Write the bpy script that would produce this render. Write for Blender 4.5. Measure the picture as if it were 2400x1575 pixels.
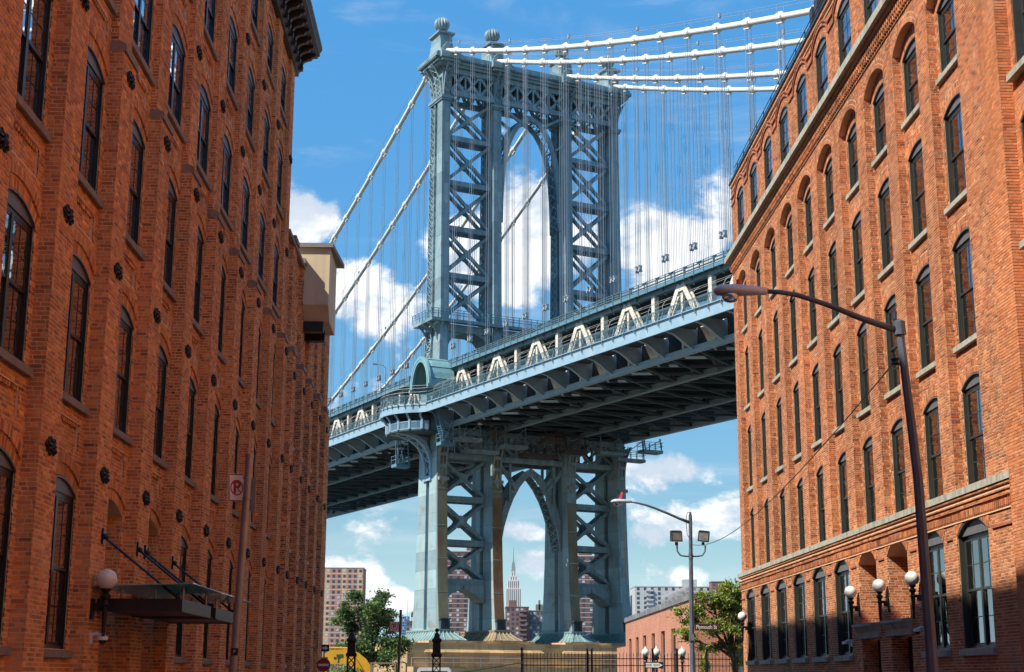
import bpy, math, random
import numpy as np
from mathutils import Vector, Matrix
R = math.radians
# ------------------------------------------------------------------ scene, camera, light
for o in list(bpy.data.objects): bpy.data.objects.remove(o)
SC = bpy.context.scene
COL = SC.collection
GZ = -1.7                                   # street level; z = 0 is the photographer's eye level

def camera():
    pitch, yaw, roll = 0.2265, 0.0250, -0.0038
    cp, sp, cy, sy, cr, sr = math.cos(pitch), math.sin(pitch), math.cos(yaw), math.sin(yaw), math.cos(roll), math.sin(roll)
    def w(x1, y1, z): return Vector((x1*cy + y1*sy, -x1*sy + y1*cy, z))
    rt, up, fw = w(cr, sr*sp, -sr*cp), w(sr, -cr*sp, cr*cp), w(0, cp, sp)
    m = Matrix((rt, up, -fw)).transposed().to_4x4()
    cd = bpy.data.cameras.new('camera'); cd.sensor_width = 36; cd.lens = 36*3463.26/2400
    cd.clip_start = .1; cd.clip_end = 30000
    c = bpy.data.objects.new('camera', cd); c.matrix_world = m; COL.objects.link(c); SC.camera = c
camera()

SUN = Vector((-1, -.54, 1.23)).normalized()
sd = bpy.data.lights.new('sun', 'SUN'); sd.energy = 2.8; sd.angle = R(.53); sd.color = (1, .93, .82)
so = bpy.data.objects.new('sun', sd); so.rotation_euler = SUN.to_track_quat('Z', 'Y').to_euler(); COL.objects.link(so)

def world():
    W = bpy.data.worlds.new('World'); SC.world = W; W.use_nodes = True
    N = W.node_tree.nodes; L = W.node_tree.links; N.clear()
    W.cycles.sampling_method = 'MANUAL'; W.cycles.sample_map_resolution = 256
    def n(t, **k):
        x = N.new(t)
        for a, b in k.items(): setattr(x, a, b)
        return x
    def val(s, v):
        if isinstance(v, (int, float)): s.default_value = v
        elif isinstance(v, tuple): s.default_value = v
        else: L.new(v, s)
    def M(op, a, b=0., c=0., clamp=False):
        x = n('ShaderNodeMath', operation=op, use_clamp=clamp); val(x.inputs[0], a); val(x.inputs[1], b); val(x.inputs[2], c); return x.outputs[0]
    def V(op, a, b=(0, 0, 0)):
        x = n('ShaderNodeVectorMath', operation=op); val(x.inputs[0], a); val(x.inputs[1], b)
        return x.outputs['Value'] if op in ('DOT_PRODUCT', 'LENGTH', 'DISTANCE') else x.outputs[0]
    def noise(v, sc, det, rough=.55, dist=0.):
        x = n('ShaderNodeTexNoise'); val(x.inputs['Vector'], v); x.inputs['Scale'].default_value = sc
        x.inputs['Detail'].default_value = det; x.inputs['Roughness'].default_value = rough; x.inputs['Distortion'].default_value = dist
        return x.outputs['Fac']
    def smooth(x, a, b):
        m = n('ShaderNodeMapRange', interpolation_type='SMOOTHSTEP'); val(m.inputs[0], x); m.inputs[1].default_value = a; m.inputs[2].default_value = b
        return m.outputs[0]
    def mix(f, a, b):
        m = n('ShaderNodeMix', data_type='RGBA'); val(m.inputs[0], f); val(m.inputs[6], a); val(m.inputs[7], b); return m.outputs[2]
    sky = n('ShaderNodeTexSky', sky_type='NISHITA', sun_disc=False)
    sky.sun_elevation = math.asin(SUN.z); sky.sun_rotation = math.atan2(SUN.x, SUN.y)
    sky.altitude = 0; sky.air_density = 1.0; sky.dust_density = 0.; sky.ozone_density = 3.0
    hs = n('ShaderNodeHueSaturation'); hs.inputs['Saturation'].default_value = SKY_SAT; hs.inputs['Value'].default_value = SKY_VAL; hs.inputs['Hue'].default_value = .49; 
    s1 = n('ShaderNodeVectorMath', operation='SCALE'); L.new(sky.outputs[0], s1.inputs[0]); s1.inputs['Scale'].default_value = .2
    ga = n('ShaderNodeGamma'); L.new(s1.outputs[0], ga.inputs[0]); ga.inputs[1].default_value = 1.05
    s2 = n('ShaderNodeVectorMath', operation='SCALE'); L.new(ga.outputs[0], s2.inputs[0]); s2.inputs['Scale'].default_value = 5.
    yl = V('DOT_PRODUCT', s2.outputs[0], (.2, .6, .2))          # the brilliance near the horizon held back
    s3 = n('ShaderNodeVectorMath', operation='SCALE'); L.new(s2.outputs[0], s3.inputs[0]); L.new(M('POWER', M('DIVIDE', M('MAXIMUM', yl, 1.75), 1.75), -.72), s3.inputs['Scale'])
    L.new(s3.outputs[0], hs.inputs['Color'])
    d = V('NORMALIZE', n('ShaderNodeTexCoord').outputs['Generated'])
    sep = n('ShaderNodeSeparateXYZ'); L.new(d, sep.inputs[0]); dz = sep.outputs[2]
    # cumulus heaps: fractal noise over direction, raised where the heaps stand
    q = V('MULTIPLY', d, (1, 1, 1.5))
    big = noise(V('ADD', q, (3.1, 1.7, .4)), 5.5, 2., .5)
    det = noise(V('ADD', q, (.3, .9, 5.2)), 13., 9., .64, .25)
    up = noise(V('ADD', V('ADD', q, (.3, .9, 5.2)), (-.010, -.004, .022)), 13., 9., .64, .25)
    bias = None
    for (x, y, z), rad, amp, fl in CLOUDS:
        w_ = V('MULTIPLY', V('SUBTRACT', d, (x, y, z)), (1, 1, fl))
        g = M('MULTIPLY', M('SUBTRACT', 1., smooth(V('LENGTH', w_), rad*.1, rad*1.2)), amp)
        bias = g if bias is None else M('MAXIMUM', bias, g)
    low = smooth(dz, .30, .02)                       # more cloud towards the horizon
    s = M('ADD', M('MULTIPLY_ADD', big, .45, M('MULTIPLY', det, .95)), M('MULTIPLY', low, .022))
    s = M('ADD', s, M('MULTIPLY', bias, .33))
    cov = smooth(s, .81, .955)
    soft = noise(V('ADD', q, (.3, .9, 5.2)), 7., 3., .5); softu = noise(V('ADD', V('ADD', q, (.3, .9, 5.2)), (-.02, -.01, .05)), 7., 3., .5)
    lit = smooth(M('ADD', M('MULTIPLY', M('SUBTRACT', soft, softu), .9), M('MULTIPLY', M('SUBTRACT', det, up), .7)), -.10, .06)
    thick = smooth(s, .95, 1.25)
    body = mix(lit, (.56, .64, .74, 1), (1.0, 1.0, 1.0, 1))
    body = mix(M('MULTIPLY', thick, .25), body, (1.0, 1.0, 1.0, 1))
    # thin high streaks
    st = V('ADD', V('MULTIPLY', d, (3.0, 3.0, 17.)), V('MULTIPLY', (1., 1., 1.), 0.) if False else (0., 0., 0.))
    wisp = M('MULTIPLY', smooth(noise(st, 2.1, 7., .6, .6), .50, .80), .34)
    trail = M('MULTIPLY', M('SUBTRACT', 1., smooth(M('ABSOLUTE', V('DOT_PRODUCT', d, TRAIL)), .001, .014)), M('MULTIPLY', smooth(dz, .39, .45), smooth(noise(d, 24., 5., .6), .34, .66)))
    wisp = M('MAXIMUM', wisp, M('MULTIPLY', trail, .40))
    hz = mix(M('MULTIPLY', smooth(dz, .11, .0), .85), hs.outputs[0], (1.5, 2.35, 2.9, 1))      # pale band low over the horizon
    skc = mix(wisp, hz, (SKW*.80, SKW*.90, SKW, 1))
    cl = n('ShaderNodeVectorMath', operation='SCALE'); L.new(body, cl.inputs[0]); cl.inputs['Scale'].default_value = CLV
    col = mix(M('MULTIPLY', cov, .97), skc, cl.outputs[0])
    bg = n('ShaderNodeBackground'); L.new(col, bg.inputs[0]); bg.inputs[1].default_value = .15
    L.new(bg.outputs[0], n('ShaderNodeOutputWorld').inputs[0])

SKY_SAT, SKY_VAL, SKW, CLV = 1.25, .64, 2.5, 3.1
CLOUDS = [   # direction, angular radius, strength, flattening
    ((.132, .949, .283), .062, 1.0, 1.3), ((.160, .941, .296), .058, 1.0, 1.2), ((.118, .955, .270), .05, .95, 1.5),
    ((.034, .955, .290), .052, 1.0, 1.0), ((.020, .957, .262), .045, .9, 1.2), ((-.008, .958, .286), .040, .75, 1.1), ((.060, .957, .285), .04, .8, 1.2),
    ((-.119, .949, .296), .034, 1.0, 1.4), ((-.080, .965, .250), .040, .95, 1.2), ((-.064, .969, .236), .042, .9, 1.2),
    ((.139, .986, .100), .045, .80, 2.1), ((.168, .981, .100), .045, .88, 1.8), ((.120, .985, .094), .03, .65, 2.), ((.128, .983, .134), .05, .66, 2.8),
    ((-.080, .9945, .060), .040, .85, 2.2), ((-.055, .9965, .050), .04, .8, 2.8), ((.031, .995, .097), .022, .85, 1.8), ((.042, .9965, .072), .03, .9, 2.0), ((.139, .988, .060), .05, .9, 2.2)]
TRAIL = (-.31255, .4176, -.85319)
world()
SC.view_settings.view_transform = 'Standard'; SC.view_settings.look = 'None'; SC.view_settings.gamma = 1; SC.view_settings.use_curve_mapping = False
SC.view_settings.exposure = 1.36
SC.render.engine = 'CYCLES'
SC.cycles.max_bounces = 6; SC.cycles.diffuse_bounces = 4; SC.cycles.glossy_bounces = 3; SC.cycles.transparent_max_bounces = 8
SC.cycles.use_adaptive_sampling = True; SC.cycles.adaptive_threshold = .02
SC.cycles.use_denoising = True
SC.cycles.caustics_reflective = False; SC.cycles.caustics_refractive = False
SC.cycles.sample_clamp_indirect = 6
# ------------------------------------------------------------------ mesh helpers
class MB:
    def __init__(s): s.v = []; s.f = []
    def add(s, vs, fs):
        b = len(s.v); s.v += [tuple(p) for p in vs]; s.f += [tuple(b+i for i in f) for f in fs]; return s
    def box(s, x0, x1, y0, y1, z0, z1):
        return s.add([(x0,y0,z0),(x1,y0,z0),(x1,y1,z0),(x0,y1,z0),(x0,y0,z1),(x1,y0,z1),(x1,y1,z1),(x0,y1,z1)],
                     [(3,2,1,0),(4,5,6,7),(0,1,5,4),(1,2,6,5),(2,3,7,6),(3,0,4,7)])
    def loft(s, rings, closed=True, caps=True):
        n = len(rings[0]); b = len(s.v)
        for r in rings: s.v += [tuple(p) for p in r]
        for i in range(len(rings)-1):
            for k in range(n if closed else n-1):
                a = b+i*n+k; c = b+i*n+(k+1) % n; s.f.append((a, c, c+n, a+n))
        if caps and closed:
            s.f.append(tuple(b+k for k in reversed(range(n)))); s.f.append(tuple(b+(len(rings)-1)*n+k for k in range(n)))
        return s
    def bar(s, p, q, w, h=None, up=(0, 0, 1)):
        h = h or w; p = Vector(p); q = Vector(q); d = (q-p).normalized(); u = Vector(up)
        if abs(d.dot(u)) > .99: u = Vector((0, 1, 0)) if abs(d.y) < .9 else Vector((1, 0, 0))
        a = d.cross(u).normalized(); c = a.cross(d)
        o = [a*(w/2)*i + c*(h/2)*j for i, j in ((-1,-1),(1,-1),(1,1),(-1,1))]
        return s.loft([[p+x for x in o], [q+x for x in o]])
    def tube(s, pts, r, n=6, caps=True):
        pts = [Vector(p) for p in pts]; rs = r if isinstance(r, (list, tuple)) else [r]*len(pts); rings = []; u = None
        for i, p in enumerate(pts):
            d = (pts[min(i+1, len(pts)-1)]-pts[max(i-1, 0)]).normalized()
            if u is None: u = Vector((0, 0, 1)) if abs(d.z) < .9 else Vector((1, 0, 0))
            a = d.cross(u).normalized(); c = a.cross(d).normalized(); u = c
            rings.append([p+(a*math.cos(2*math.pi*k/n)+c*math.sin(2*math.pi*k/n))*rs[i] for k in range(n)])
        return s.loft(rings, caps=caps)
    def cyl(s, p, q, r, r2=None, n=8): return s.tube([p, q], [r, r if r2 is None else r2], n)
    def lathe(s, prof, c=(0, 0, 0), n=16, sq=False):
        rings = []
        for r, z in prof:
            rings.append([(c[0]+r*math.cos(2*math.pi*(k+.5)/n)*(1.0), c[1]+r*math.sin(2*math.pi*(k+.5)/n), c[2]+z) for k in range(n)])
        return s.loft(rings)
    def prism(s, poly, f, d0, d1):
        """2D outline (a,b) placed by f(a,b,depth), between depths d0 and d1 (outline may be concave: fan by ear clip)"""
        n = len(poly); b = len(s.v)
        s.v += [tuple(f(a, c, d0)) for a, c in poly] + [tuple(f(a, c, d1)) for a, c in poly]
        s.f.append(tuple(b+i for i in range(n))); s.f.append(tuple(b+n+i for i in reversed(range(n))))
        for i in range(n): j = (i+1) % n; s.f.append((b+i, b+j, b+n+j, b+n+i))
        return s
    def sphere(s, c, r, n=16, m=10, sz=1.):
        rings = []
        for i in range(m+1):
            t = math.pi*i/m; t = min(max(t, .02), math.pi-.02)
            rings.append([(c[0]+r*math.sin(t)*math.cos(2*math.pi*k/n), c[1]+r*math.sin(t)*math.sin(2*math.pi*k/n), c[2]-r*sz*math.cos(t)) for k in range(n)])
        return s.loft(rings)
    def mesh(s, name, mat, smooth=False):
        m = bpy.data.meshes.new(name); m.from_pydata(s.v, [], s.f)
        if mat is not None: m.materials.append(mat)
        if smooth: m.shade_smooth()
        m.update(); return m
    def build(s, name, mat, parent=None, smooth=False, **k):
        return put(name, s.mesh(name, mat, smooth), parent, **k)

def put(name, mesh, parent=None, loc=(0, 0, 0), rz=0., **k):
    o = bpy.data.objects.new(name, mesh); COL.objects.link(o); o.parent = parent
    o.location = loc
    if rz: o.rotation_euler = (0, 0, rz)
    for a, b in k.items(): o[a] = b
    return o
def empty(name, label=None, category=None, loc=(0, 0, 0), rz=0., parent=None, **k):
    o = put(name, None, parent, loc, rz, **k); o.empty_display_size = .2
    if label: o['label'] = label
    if category: o['category'] = category
    return o
def thing(mb, name, mat, label, category, smooth=False, loc=(0, 0, 0), rz=0., **k):
    return mb.build(name, mat, None, smooth, loc=loc, rz=rz, label=label, category=category, **k)
def copy_tree(o, loc, parent=None, rz=None, **k):
    c = o.copy(); COL.objects.link(c); c.parent = parent; c.location = loc
    if rz is not None: c.rotation_euler = (0, 0, rz)
    for a, b in k.items(): c[a] = b
    for ch in o.children: 
        d = ch.copy(); COL.objects.link(d); d.parent = c
        for g in ch.children: e = g.copy(); COL.objects.link(e); e.parent = d
    return c

# ------------------------------------------------------------------ materials
def mat(name, col, rough=.7, metal=0., var=.12, scale=6., bump=0., bscale=40., spec=.5, streak=None, rust=None, emit=None, plates=None):
    m = bpy.data.materials.new(name); m.use_nodes = True; N = m.node_tree.nodes; L = m.node_tree.links
    p = N['Principled BSDF']; p.inputs['Roughness'].default_value = rough; p.inputs['Metallic'].default_value = metal
    p.inputs['Specular IOR Level'].default_value = spec
    g = N.new('ShaderNodeNewGeometry')
    def noise(sc, det=5, vec=None, rough=.6):
        x = N.new('ShaderNodeTexNoise'); x.inputs['Scale'].default_value = sc; x.inputs['Detail'].default_value = det; x.inputs['Roughness'].default_value = rough
        L.new(vec if vec is not None else g.outputs['Position'], x.inputs['Vector']); return x.outputs['Fac']
    def mapr(x, a, b, c, d):
        r = N.new('ShaderNodeMapRange'); L.new(x, r.inputs[0])
        for i, v in enumerate((a, b, c, d)): r.inputs[1+i].default_value = v
        return r.outputs[0]
    def vscale(v, s):
        x = N.new('ShaderNodeVectorMath'); x.operation = 'MULTIPLY'; L.new(v, x.inputs[0]); x.inputs[1].default_value = s; return x.outputs[0]
    def mixc(f, a, b, bt='MIX'):
        x = N.new('ShaderNodeMix'); x.data_type = 'RGBA'; x.blend_type = bt
        L.new(f, x.inputs[0]) if not isinstance(f, float) else setattr(x.inputs[0], 'default_value', f)
        for i, c in ((6, a), (7, b)):
            if isinstance(c, tuple): x.inputs[i].default_value = (*c[:3], 1)
            else: L.new(c, x.inputs[i])
        return x.outputs[2]
    if col == 'attr':
        a = N.new('ShaderNodeAttribute'); a.attribute_name = 'bc'; base = a.outputs['Color']
    else: base = tuple(col)
    h = N.new('ShaderNodeHueSaturation')
    if isinstance(base, tuple): h.inputs['Color'].default_value = (*base, 1)
    else: L.new(base, h.inputs['Color'])
    L.new(mapr(noise(scale), .25, .75, 1-var, 1+var), h.inputs['Value'])
    c = h.outputs[0]
    if plates:       # riveted plates, each a little different in tone
        s = N.new('ShaderNodeSeparateXYZ'); L.new(g.outputs['Position'], s.inputs[0])
        a = N.new('ShaderNodeMath'); a.operation = 'MULTIPLY_ADD'; L.new(s.outputs[1], a.inputs[0]); a.inputs[1].default_value = .44; L.new(s.outputs[0], a.inputs[2])
        cb = N.new('ShaderNodeCombineXYZ'); L.new(s.outputs[2], cb.inputs[0]); L.new(a.outputs[0], cb.inputs[1])
        b_ = N.new('ShaderNodeTexBrick'); L.new(cb.outputs[0], b_.inputs['Vector']); b_.inputs['Scale'].default_value = 1; b_.inputs['Brick Width'].default_value = plates[0]; b_.inputs['Row Height'].default_value = plates[1]
        b_.inputs['Mortar Size'].default_value = .035; b_.inputs['Color1'].default_value = (.80, .80, .80, 1); b_.inputs['Color2'].default_value = (1.22, 1.2, 1.15, 1); b_.inputs['Mortar'].default_value = (.62, .62, .6, 1); b_.inputs['Bias'].default_value = 0.
        c = mixc(1.0, c, b_.outputs['Color'], 'MULTIPLY')
    if streak:       # vertical run-off stains: (colour, amount, horizontal scale)
        sc_, am, hs_ = streak
        f = mapr(noise(1., 6, vscale(g.outputs['Position'], (hs_, hs_, hs_*.07))), .5, .72, 0, am)
        c = mixc(f, c, sc_)
    if rust:
        sc_, am, hs_ = rust
        f = mapr(noise(hs_, 8, None, .65), .56, .70, 0, am)
        c = mixc(f, c, sc_)
    L.new(c, p.inputs['Base Color'])
    if bump:
        b = N.new('ShaderNodeBump'); b.inputs['Strength'].default_value = bump; b.inputs['Distance'].default_value = .02
        L.new(noise(bscale, 4), b.inputs['Height']); L.new(b.outputs[0], p.inputs['Normal'])
    if emit: p.inputs['Emission Color'].default_value = (*col, 1); p.inputs['Emission Strength'].default_value = emit
    return m

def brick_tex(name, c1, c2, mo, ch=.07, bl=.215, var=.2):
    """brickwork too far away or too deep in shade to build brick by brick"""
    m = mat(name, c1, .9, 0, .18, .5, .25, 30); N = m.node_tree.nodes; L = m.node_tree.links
    p = N['Principled BSDF']
    g = N.new('ShaderNodeNewGeometry'); s = N.new('ShaderNodeSeparateXYZ'); L.new(g.outputs['Position'], s.inputs[0])
    d = N.new('ShaderNodeMath'); d.operation = 'SUBTRACT'; L.new(s.outputs[1], d.inputs[0]); L.new(s.outputs[0], d.inputs[1])
    c = N.new('ShaderNodeCombineXYZ'); L.new(d.outputs[0], c.inputs[0]); L.new(s.outputs[2], c.inputs[1])
    b = N.new('ShaderNodeTexBrick'); L.new(c.outputs[0], b.inputs['Vector'])
    b.inputs['Color1'].default_value = (*c1, 1); b.inputs['Color2'].default_value = (*c2, 1); b.inputs['Mortar'].default_value = (*mo, 1)
    b.inputs['Scale'].default_value = 1; b.inputs['Mortar Size'].default_value = .007; b.inputs['Brick Width'].default_value = bl; b.inputs['Row Height'].default_value = ch
    h = [x for x in N if x.bl_idname == 'ShaderNodeHueSaturation'][0]; L.new(b.outputs['Color'], h.inputs['Color'])
    return m

def glass_mat(name, tint=(.62, .68, .68), ior=1.75, wave=.004, extra=.42):
    m = bpy.data.materials.new(name); m.use_nodes = True; N = m.node_tree.nodes; L = m.node_tree.links; N.clear()
    o = N.new('ShaderNodeOutputMaterial'); t = N.new('ShaderNodeBsdfTransparent'); t.inputs[0].default_value = (*tint, 1)
    gl = N.new('ShaderNodeBsdfGlossy'); gl.inputs['Roughness'].default_value = .015; gl.inputs[0].default_value = (.95, .97, 1, 1)
    f = N.new('ShaderNodeFresnel'); f.inputs[0].default_value = ior
    g = N.new('ShaderNodeNewGeometry'); x = N.new('ShaderNodeTexNoise'); x.inputs['Scale'].default_value = 1.7; x.inputs['Detail'].default_value = 1.5; L.new(g.outputs['Position'], x.inputs['Vector'])
    b = N.new('ShaderNodeBump'); b.inputs['Distance'].default_value = 1.; b.inputs['Strength'].default_value = wave; L.new(x.outputs['Fac'], b.inputs['Height'])
    L.new(b.outputs[0], gl.inputs['Normal'])
    mx = N.new('ShaderNodeMixShader'); e_ = N.new('ShaderNodeMath'); e_.operation = 'MULTIPLY_ADD'; e_.use_clamp = True; L.new(f.outputs[0], e_.inputs[0]); e_.inputs[1].default_value = 1.25; e_.inputs[2].default_value = extra; L.new(e_.outputs[0], mx.inputs[0]); L.new(t.outputs[0], mx.inputs[1]); L.new(gl.outputs[0], mx.inputs[2]); L.new(mx.outputs[0], o.inputs[0])
    return m

M_brick = mat('fired_brick', 'attr', .88, 0, .26, .30, .35, 45, .3, streak=((.16, .075, .04), .50, 1.5), rust=((.68, .42, .26), .38, .7))
M_mortar_l = mat('mortar_warm', (.78, .55, .36), .95, 0, .2, 2.)
M_mortar_r = mat('mortar_pale', (.73, .48, .29), .95, 0, .2, 2.)
M_mortar_o = mat('mortar_orange', (.52, .22, .10), .95, 0, .2, 2.)
M_sill_l = mat('brownstone_sill', (.26, .205, .16), .85, 0, .25, 5, .3, streak=((.10, .085, .07), .6, 6))
M_sill_r = mat('bluestone_sill', (.40, .385, .30), .85, 0, .25, 4, .3, streak=((.13, .13, .12), .7, 5))
M_frame_l = mat('black_window_paint', (.018, .017, .018), .35, 0, .2, 8)
M_frame_r = mat('dark_green_window_paint', (.040, .042, .036), .4, 0, .25, 6)
M_panel_l = mat('grey_arch_panel', (.115, .115, .125), .45, 0, .15, 3)
M_panel_r = mat('grey_green_arch_panel', (.13, .13, .125), .5, 0, .15, 3)
M_glass = glass_mat('window_glass')
M_glass_r = glass_mat('window_glass_clear', (.80, .88, .84), 1.6, .005, .14)
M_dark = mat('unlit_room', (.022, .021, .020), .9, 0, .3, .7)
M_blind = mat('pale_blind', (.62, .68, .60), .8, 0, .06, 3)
M_iron = mat('black_cast_iron', (.016, .014, .013), .42, .3, .3, 14, .4, 50)
M_black = mat('black_painted_steel', (.014, .014, .016), .38, .2, .2, 8)
M_cornice = mat('dark_sheet_metal', (.045, .040, .040), .5, .2, .3, 3, streak=((.12, .11, .10), .4, 3))
# ------------------------------------------------------------------ brickwork
JT, DEP = .017, .006
def arch_geo(hw, rise): 
    r = (hw*hw+rise*rise)/(2*rise); return r, math.asin(min(1, hw/r))
class Bricks:
    def __init__(s, pal, dark, seed, ch, bl):
        s.r = random.Random(seed); s.pal = pal; s.dark = dark; s.ch = ch; s.bl = bl; s.h = []; s.c = []; s.full = []
    def color(s):
        r = s.r; a = r.choice(s.pal); k = r.gauss(1, .13); k = max(.6, min(1.4, k))
        if r.random() < s.dark: a = tuple(x*.62 for x in a); a = (a[0]*.92, a[1]*1.05, a[2]*1.3)
        w = r.gauss(0, .05)
        return (a[0]*k, a[1]*k*(1+w), a[2]*k*(1+2*w), 1)
    def hexa(s, pts, col=None): s.h.append(pts); s.c.append(col or s.color())
    def onx(s, X, n, y0, y1, z0, z1, full=False):
        X += n*s.r.uniform(-.0025, .0025); b = X-n*.02
        s.hexa([(X,y0,z0),(X,y1,z0),(X,y1,z1),(X,y0,z1),(b,y0,z0),(b,y1,z0),(b,y1,z1),(b,y0,z1)])
        if full: s.full.append((len(s.h)-1, X, n, y0, z0))
    def ony(s, Y, x0, x1, z0, z1):
        Y += s.r.uniform(-.0025, .0025); b = Y+.02
        s.hexa([(x0,Y,z0),(x1,Y,z0),(x1,Y,z1),(x0,Y,z1),(x0,b,z0),(x1,b,z0),(x1,b,z1),(x0,b,z1)])
    def field(s, plane, P, n, a0, a1, z0, z1, ops=(), rects=(), header=7):
        """running bond over [a0,a1]x[z0,z1]; ops: arched openings (c,hw,zb,zs,rise,ring); rects: (a0,a1,z0,z1) left free"""
        ch, bl = s.ch, s.bl
        k0 = math.floor((z0-GZ)/ch+.35); k1 = math.ceil((z1-GZ)/ch-.35)
        for k in range(k0, k1):
            za = max(z0, GZ+k*ch); zb = min(z1, GZ+(k+1)*ch-JT)
            if zb-za < .02: continue
            zm = (za+zb)/2; seg = [(a0, a1)]
            cuts = [(r[0], r[1]) for r in rects if r[2] < zm < r[3]]
            for c, hw, ob, os_, rise, ring in ops:
                if ob < zm <= os_: cuts.append((c-hw, c+hw))
                elif zm > os_:
                    r, th = arch_geo(hw, rise); zc = os_+rise-r; ro = r+ring
                    if zm < zc+ro:
                        x = math.sqrt(max(0, ro*ro-(zm-zc)**2)); lim = hw+ring*math.sin(th)
                        # below the ring's sloped end the skewback cuts in
                        e = hw+max(0., (zm-os_))*math.tan(th)
                        x = min(x, lim, e if zm-os_ < ring*math.cos(th) else lim); cuts.append((c-x, c+x))
            for ca, cb in cuts:
                ns = []
                for a, b in seg:
                    if cb <= a or ca >= b: ns.append((a, b)); continue
                    if ca > a: ns.append((a, ca))
                    if cb < b: ns.append((cb, b))
                seg = ns
            hd = header and k % header == 0; l = bl/2 if hd else bl
            ph = (l/2 if k % 2 else 0)+(.03*(k % 5))
            for a, b in seg:
                i = math.floor((a-ph)/l)
                while True:
                    p, q = ph+i*l, ph+(i+1)*l-JT; i += 1
                    if p >= b: break
                    full = p >= a and q <= b and not hd and zb-za > ch-JT-.002
                    p, q = max(p, a), min(q, b-.001)
                    if q-p < .025: continue
                    if plane == 'x': s.onx(P, n, p, q, za, zb, full)
                    else: s.ony(P, p, q, za, zb)
    def arch(s, X, n, c, hw, zs, rise, t, r0=0., proud=0.):
        """one ring of voussoirs, its inner edge r0 outside the opening"""
        r, th = arch_geo(hw, rise); zc = zs+rise-r; ri, ro = r+r0+.004, r+r0+t-JT
        N = max(8, round(2*th*(ri+t/2)/(s.ch*.98))); X += n*proud; b = X-n*(.11+proud)
        for i in range(N):
            a = -th+2*th*i/N+.0035; e = -th+2*th*(i+1)/N-.0035
            P = [(c+q*math.sin(g), zc+q*math.cos(g)) for q, g in ((ri, a), (ri, e), (ro, e), (ro, a))]
            s.hexa([(X, *p) for p in P]+[(b, *p) for p in P])
    def build(s, parent, single=300):
        """the bricks that show largest become parts of their own, the rest one mass"""
        H = np.array(s.h, np.float32); C = np.array(s.c, np.float32)
        best = []
        for i, X, n, y0, z0 in s.full:
            # size in the picture, if inside the frame
            d = y0*.974+z0*.2245; u = (X-y0*.025)/d; v = (z0*.974-y0*.2245)/d
            if abs(u) < .345 and abs(v) < .226: best.append((abs(X)*.2/(y0*y0)*(1+z0*z0/60.)/y0, i))
        best.sort(reverse=True); pick = set(i for _, i in best[:single])
        keep = np.array([i not in pick for i in range(len(H))])
        def mk(name, H, C):
            n = len(H); V = H.reshape(-1, 3)
            F = (np.array([[0,1,2,3],[0,1,5,4],[1,2,6,5],[2,3,7,6],[3,0,4,7]])[None]+np.arange(n)[:, None, None]*8).reshape(-1, 4)
            m = bpy.data.meshes.new(name); m.from_pydata(V, [], F); m.materials.append(M_brick)
            a = m.attributes.new('bc', 'FLOAT_COLOR', 'FACE'); a.data.foreach_set('color', np.repeat(C, 5, 0).ravel())
            m.update(); return m
        put('brickwork', mk('brickwork', H[keep], C[keep]), parent, kind='stuff')
        shapes = {}
        for i in sorted(pick):
            X = H[i]; o = X[0].copy(); key = tuple(np.round((X-o).max(0), 3))+(i % 9,)
            if key not in shapes: shapes[key] = mk('brick', (X-o)[None], C[i][None])
            put('brick', shapes[key], parent, loc=tuple(float(v) for v in o))

def arc_pts(c, hw, zs, rise, n=12, r0=0.):
    r, th = arch_geo(hw, rise); zc = zs+rise-r; r += r0
    return [(c+r*math.sin(-th+2*th*i/n), zc+r*math.cos(-th+2*th*i/n)) for i in range(n+1)]

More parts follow.
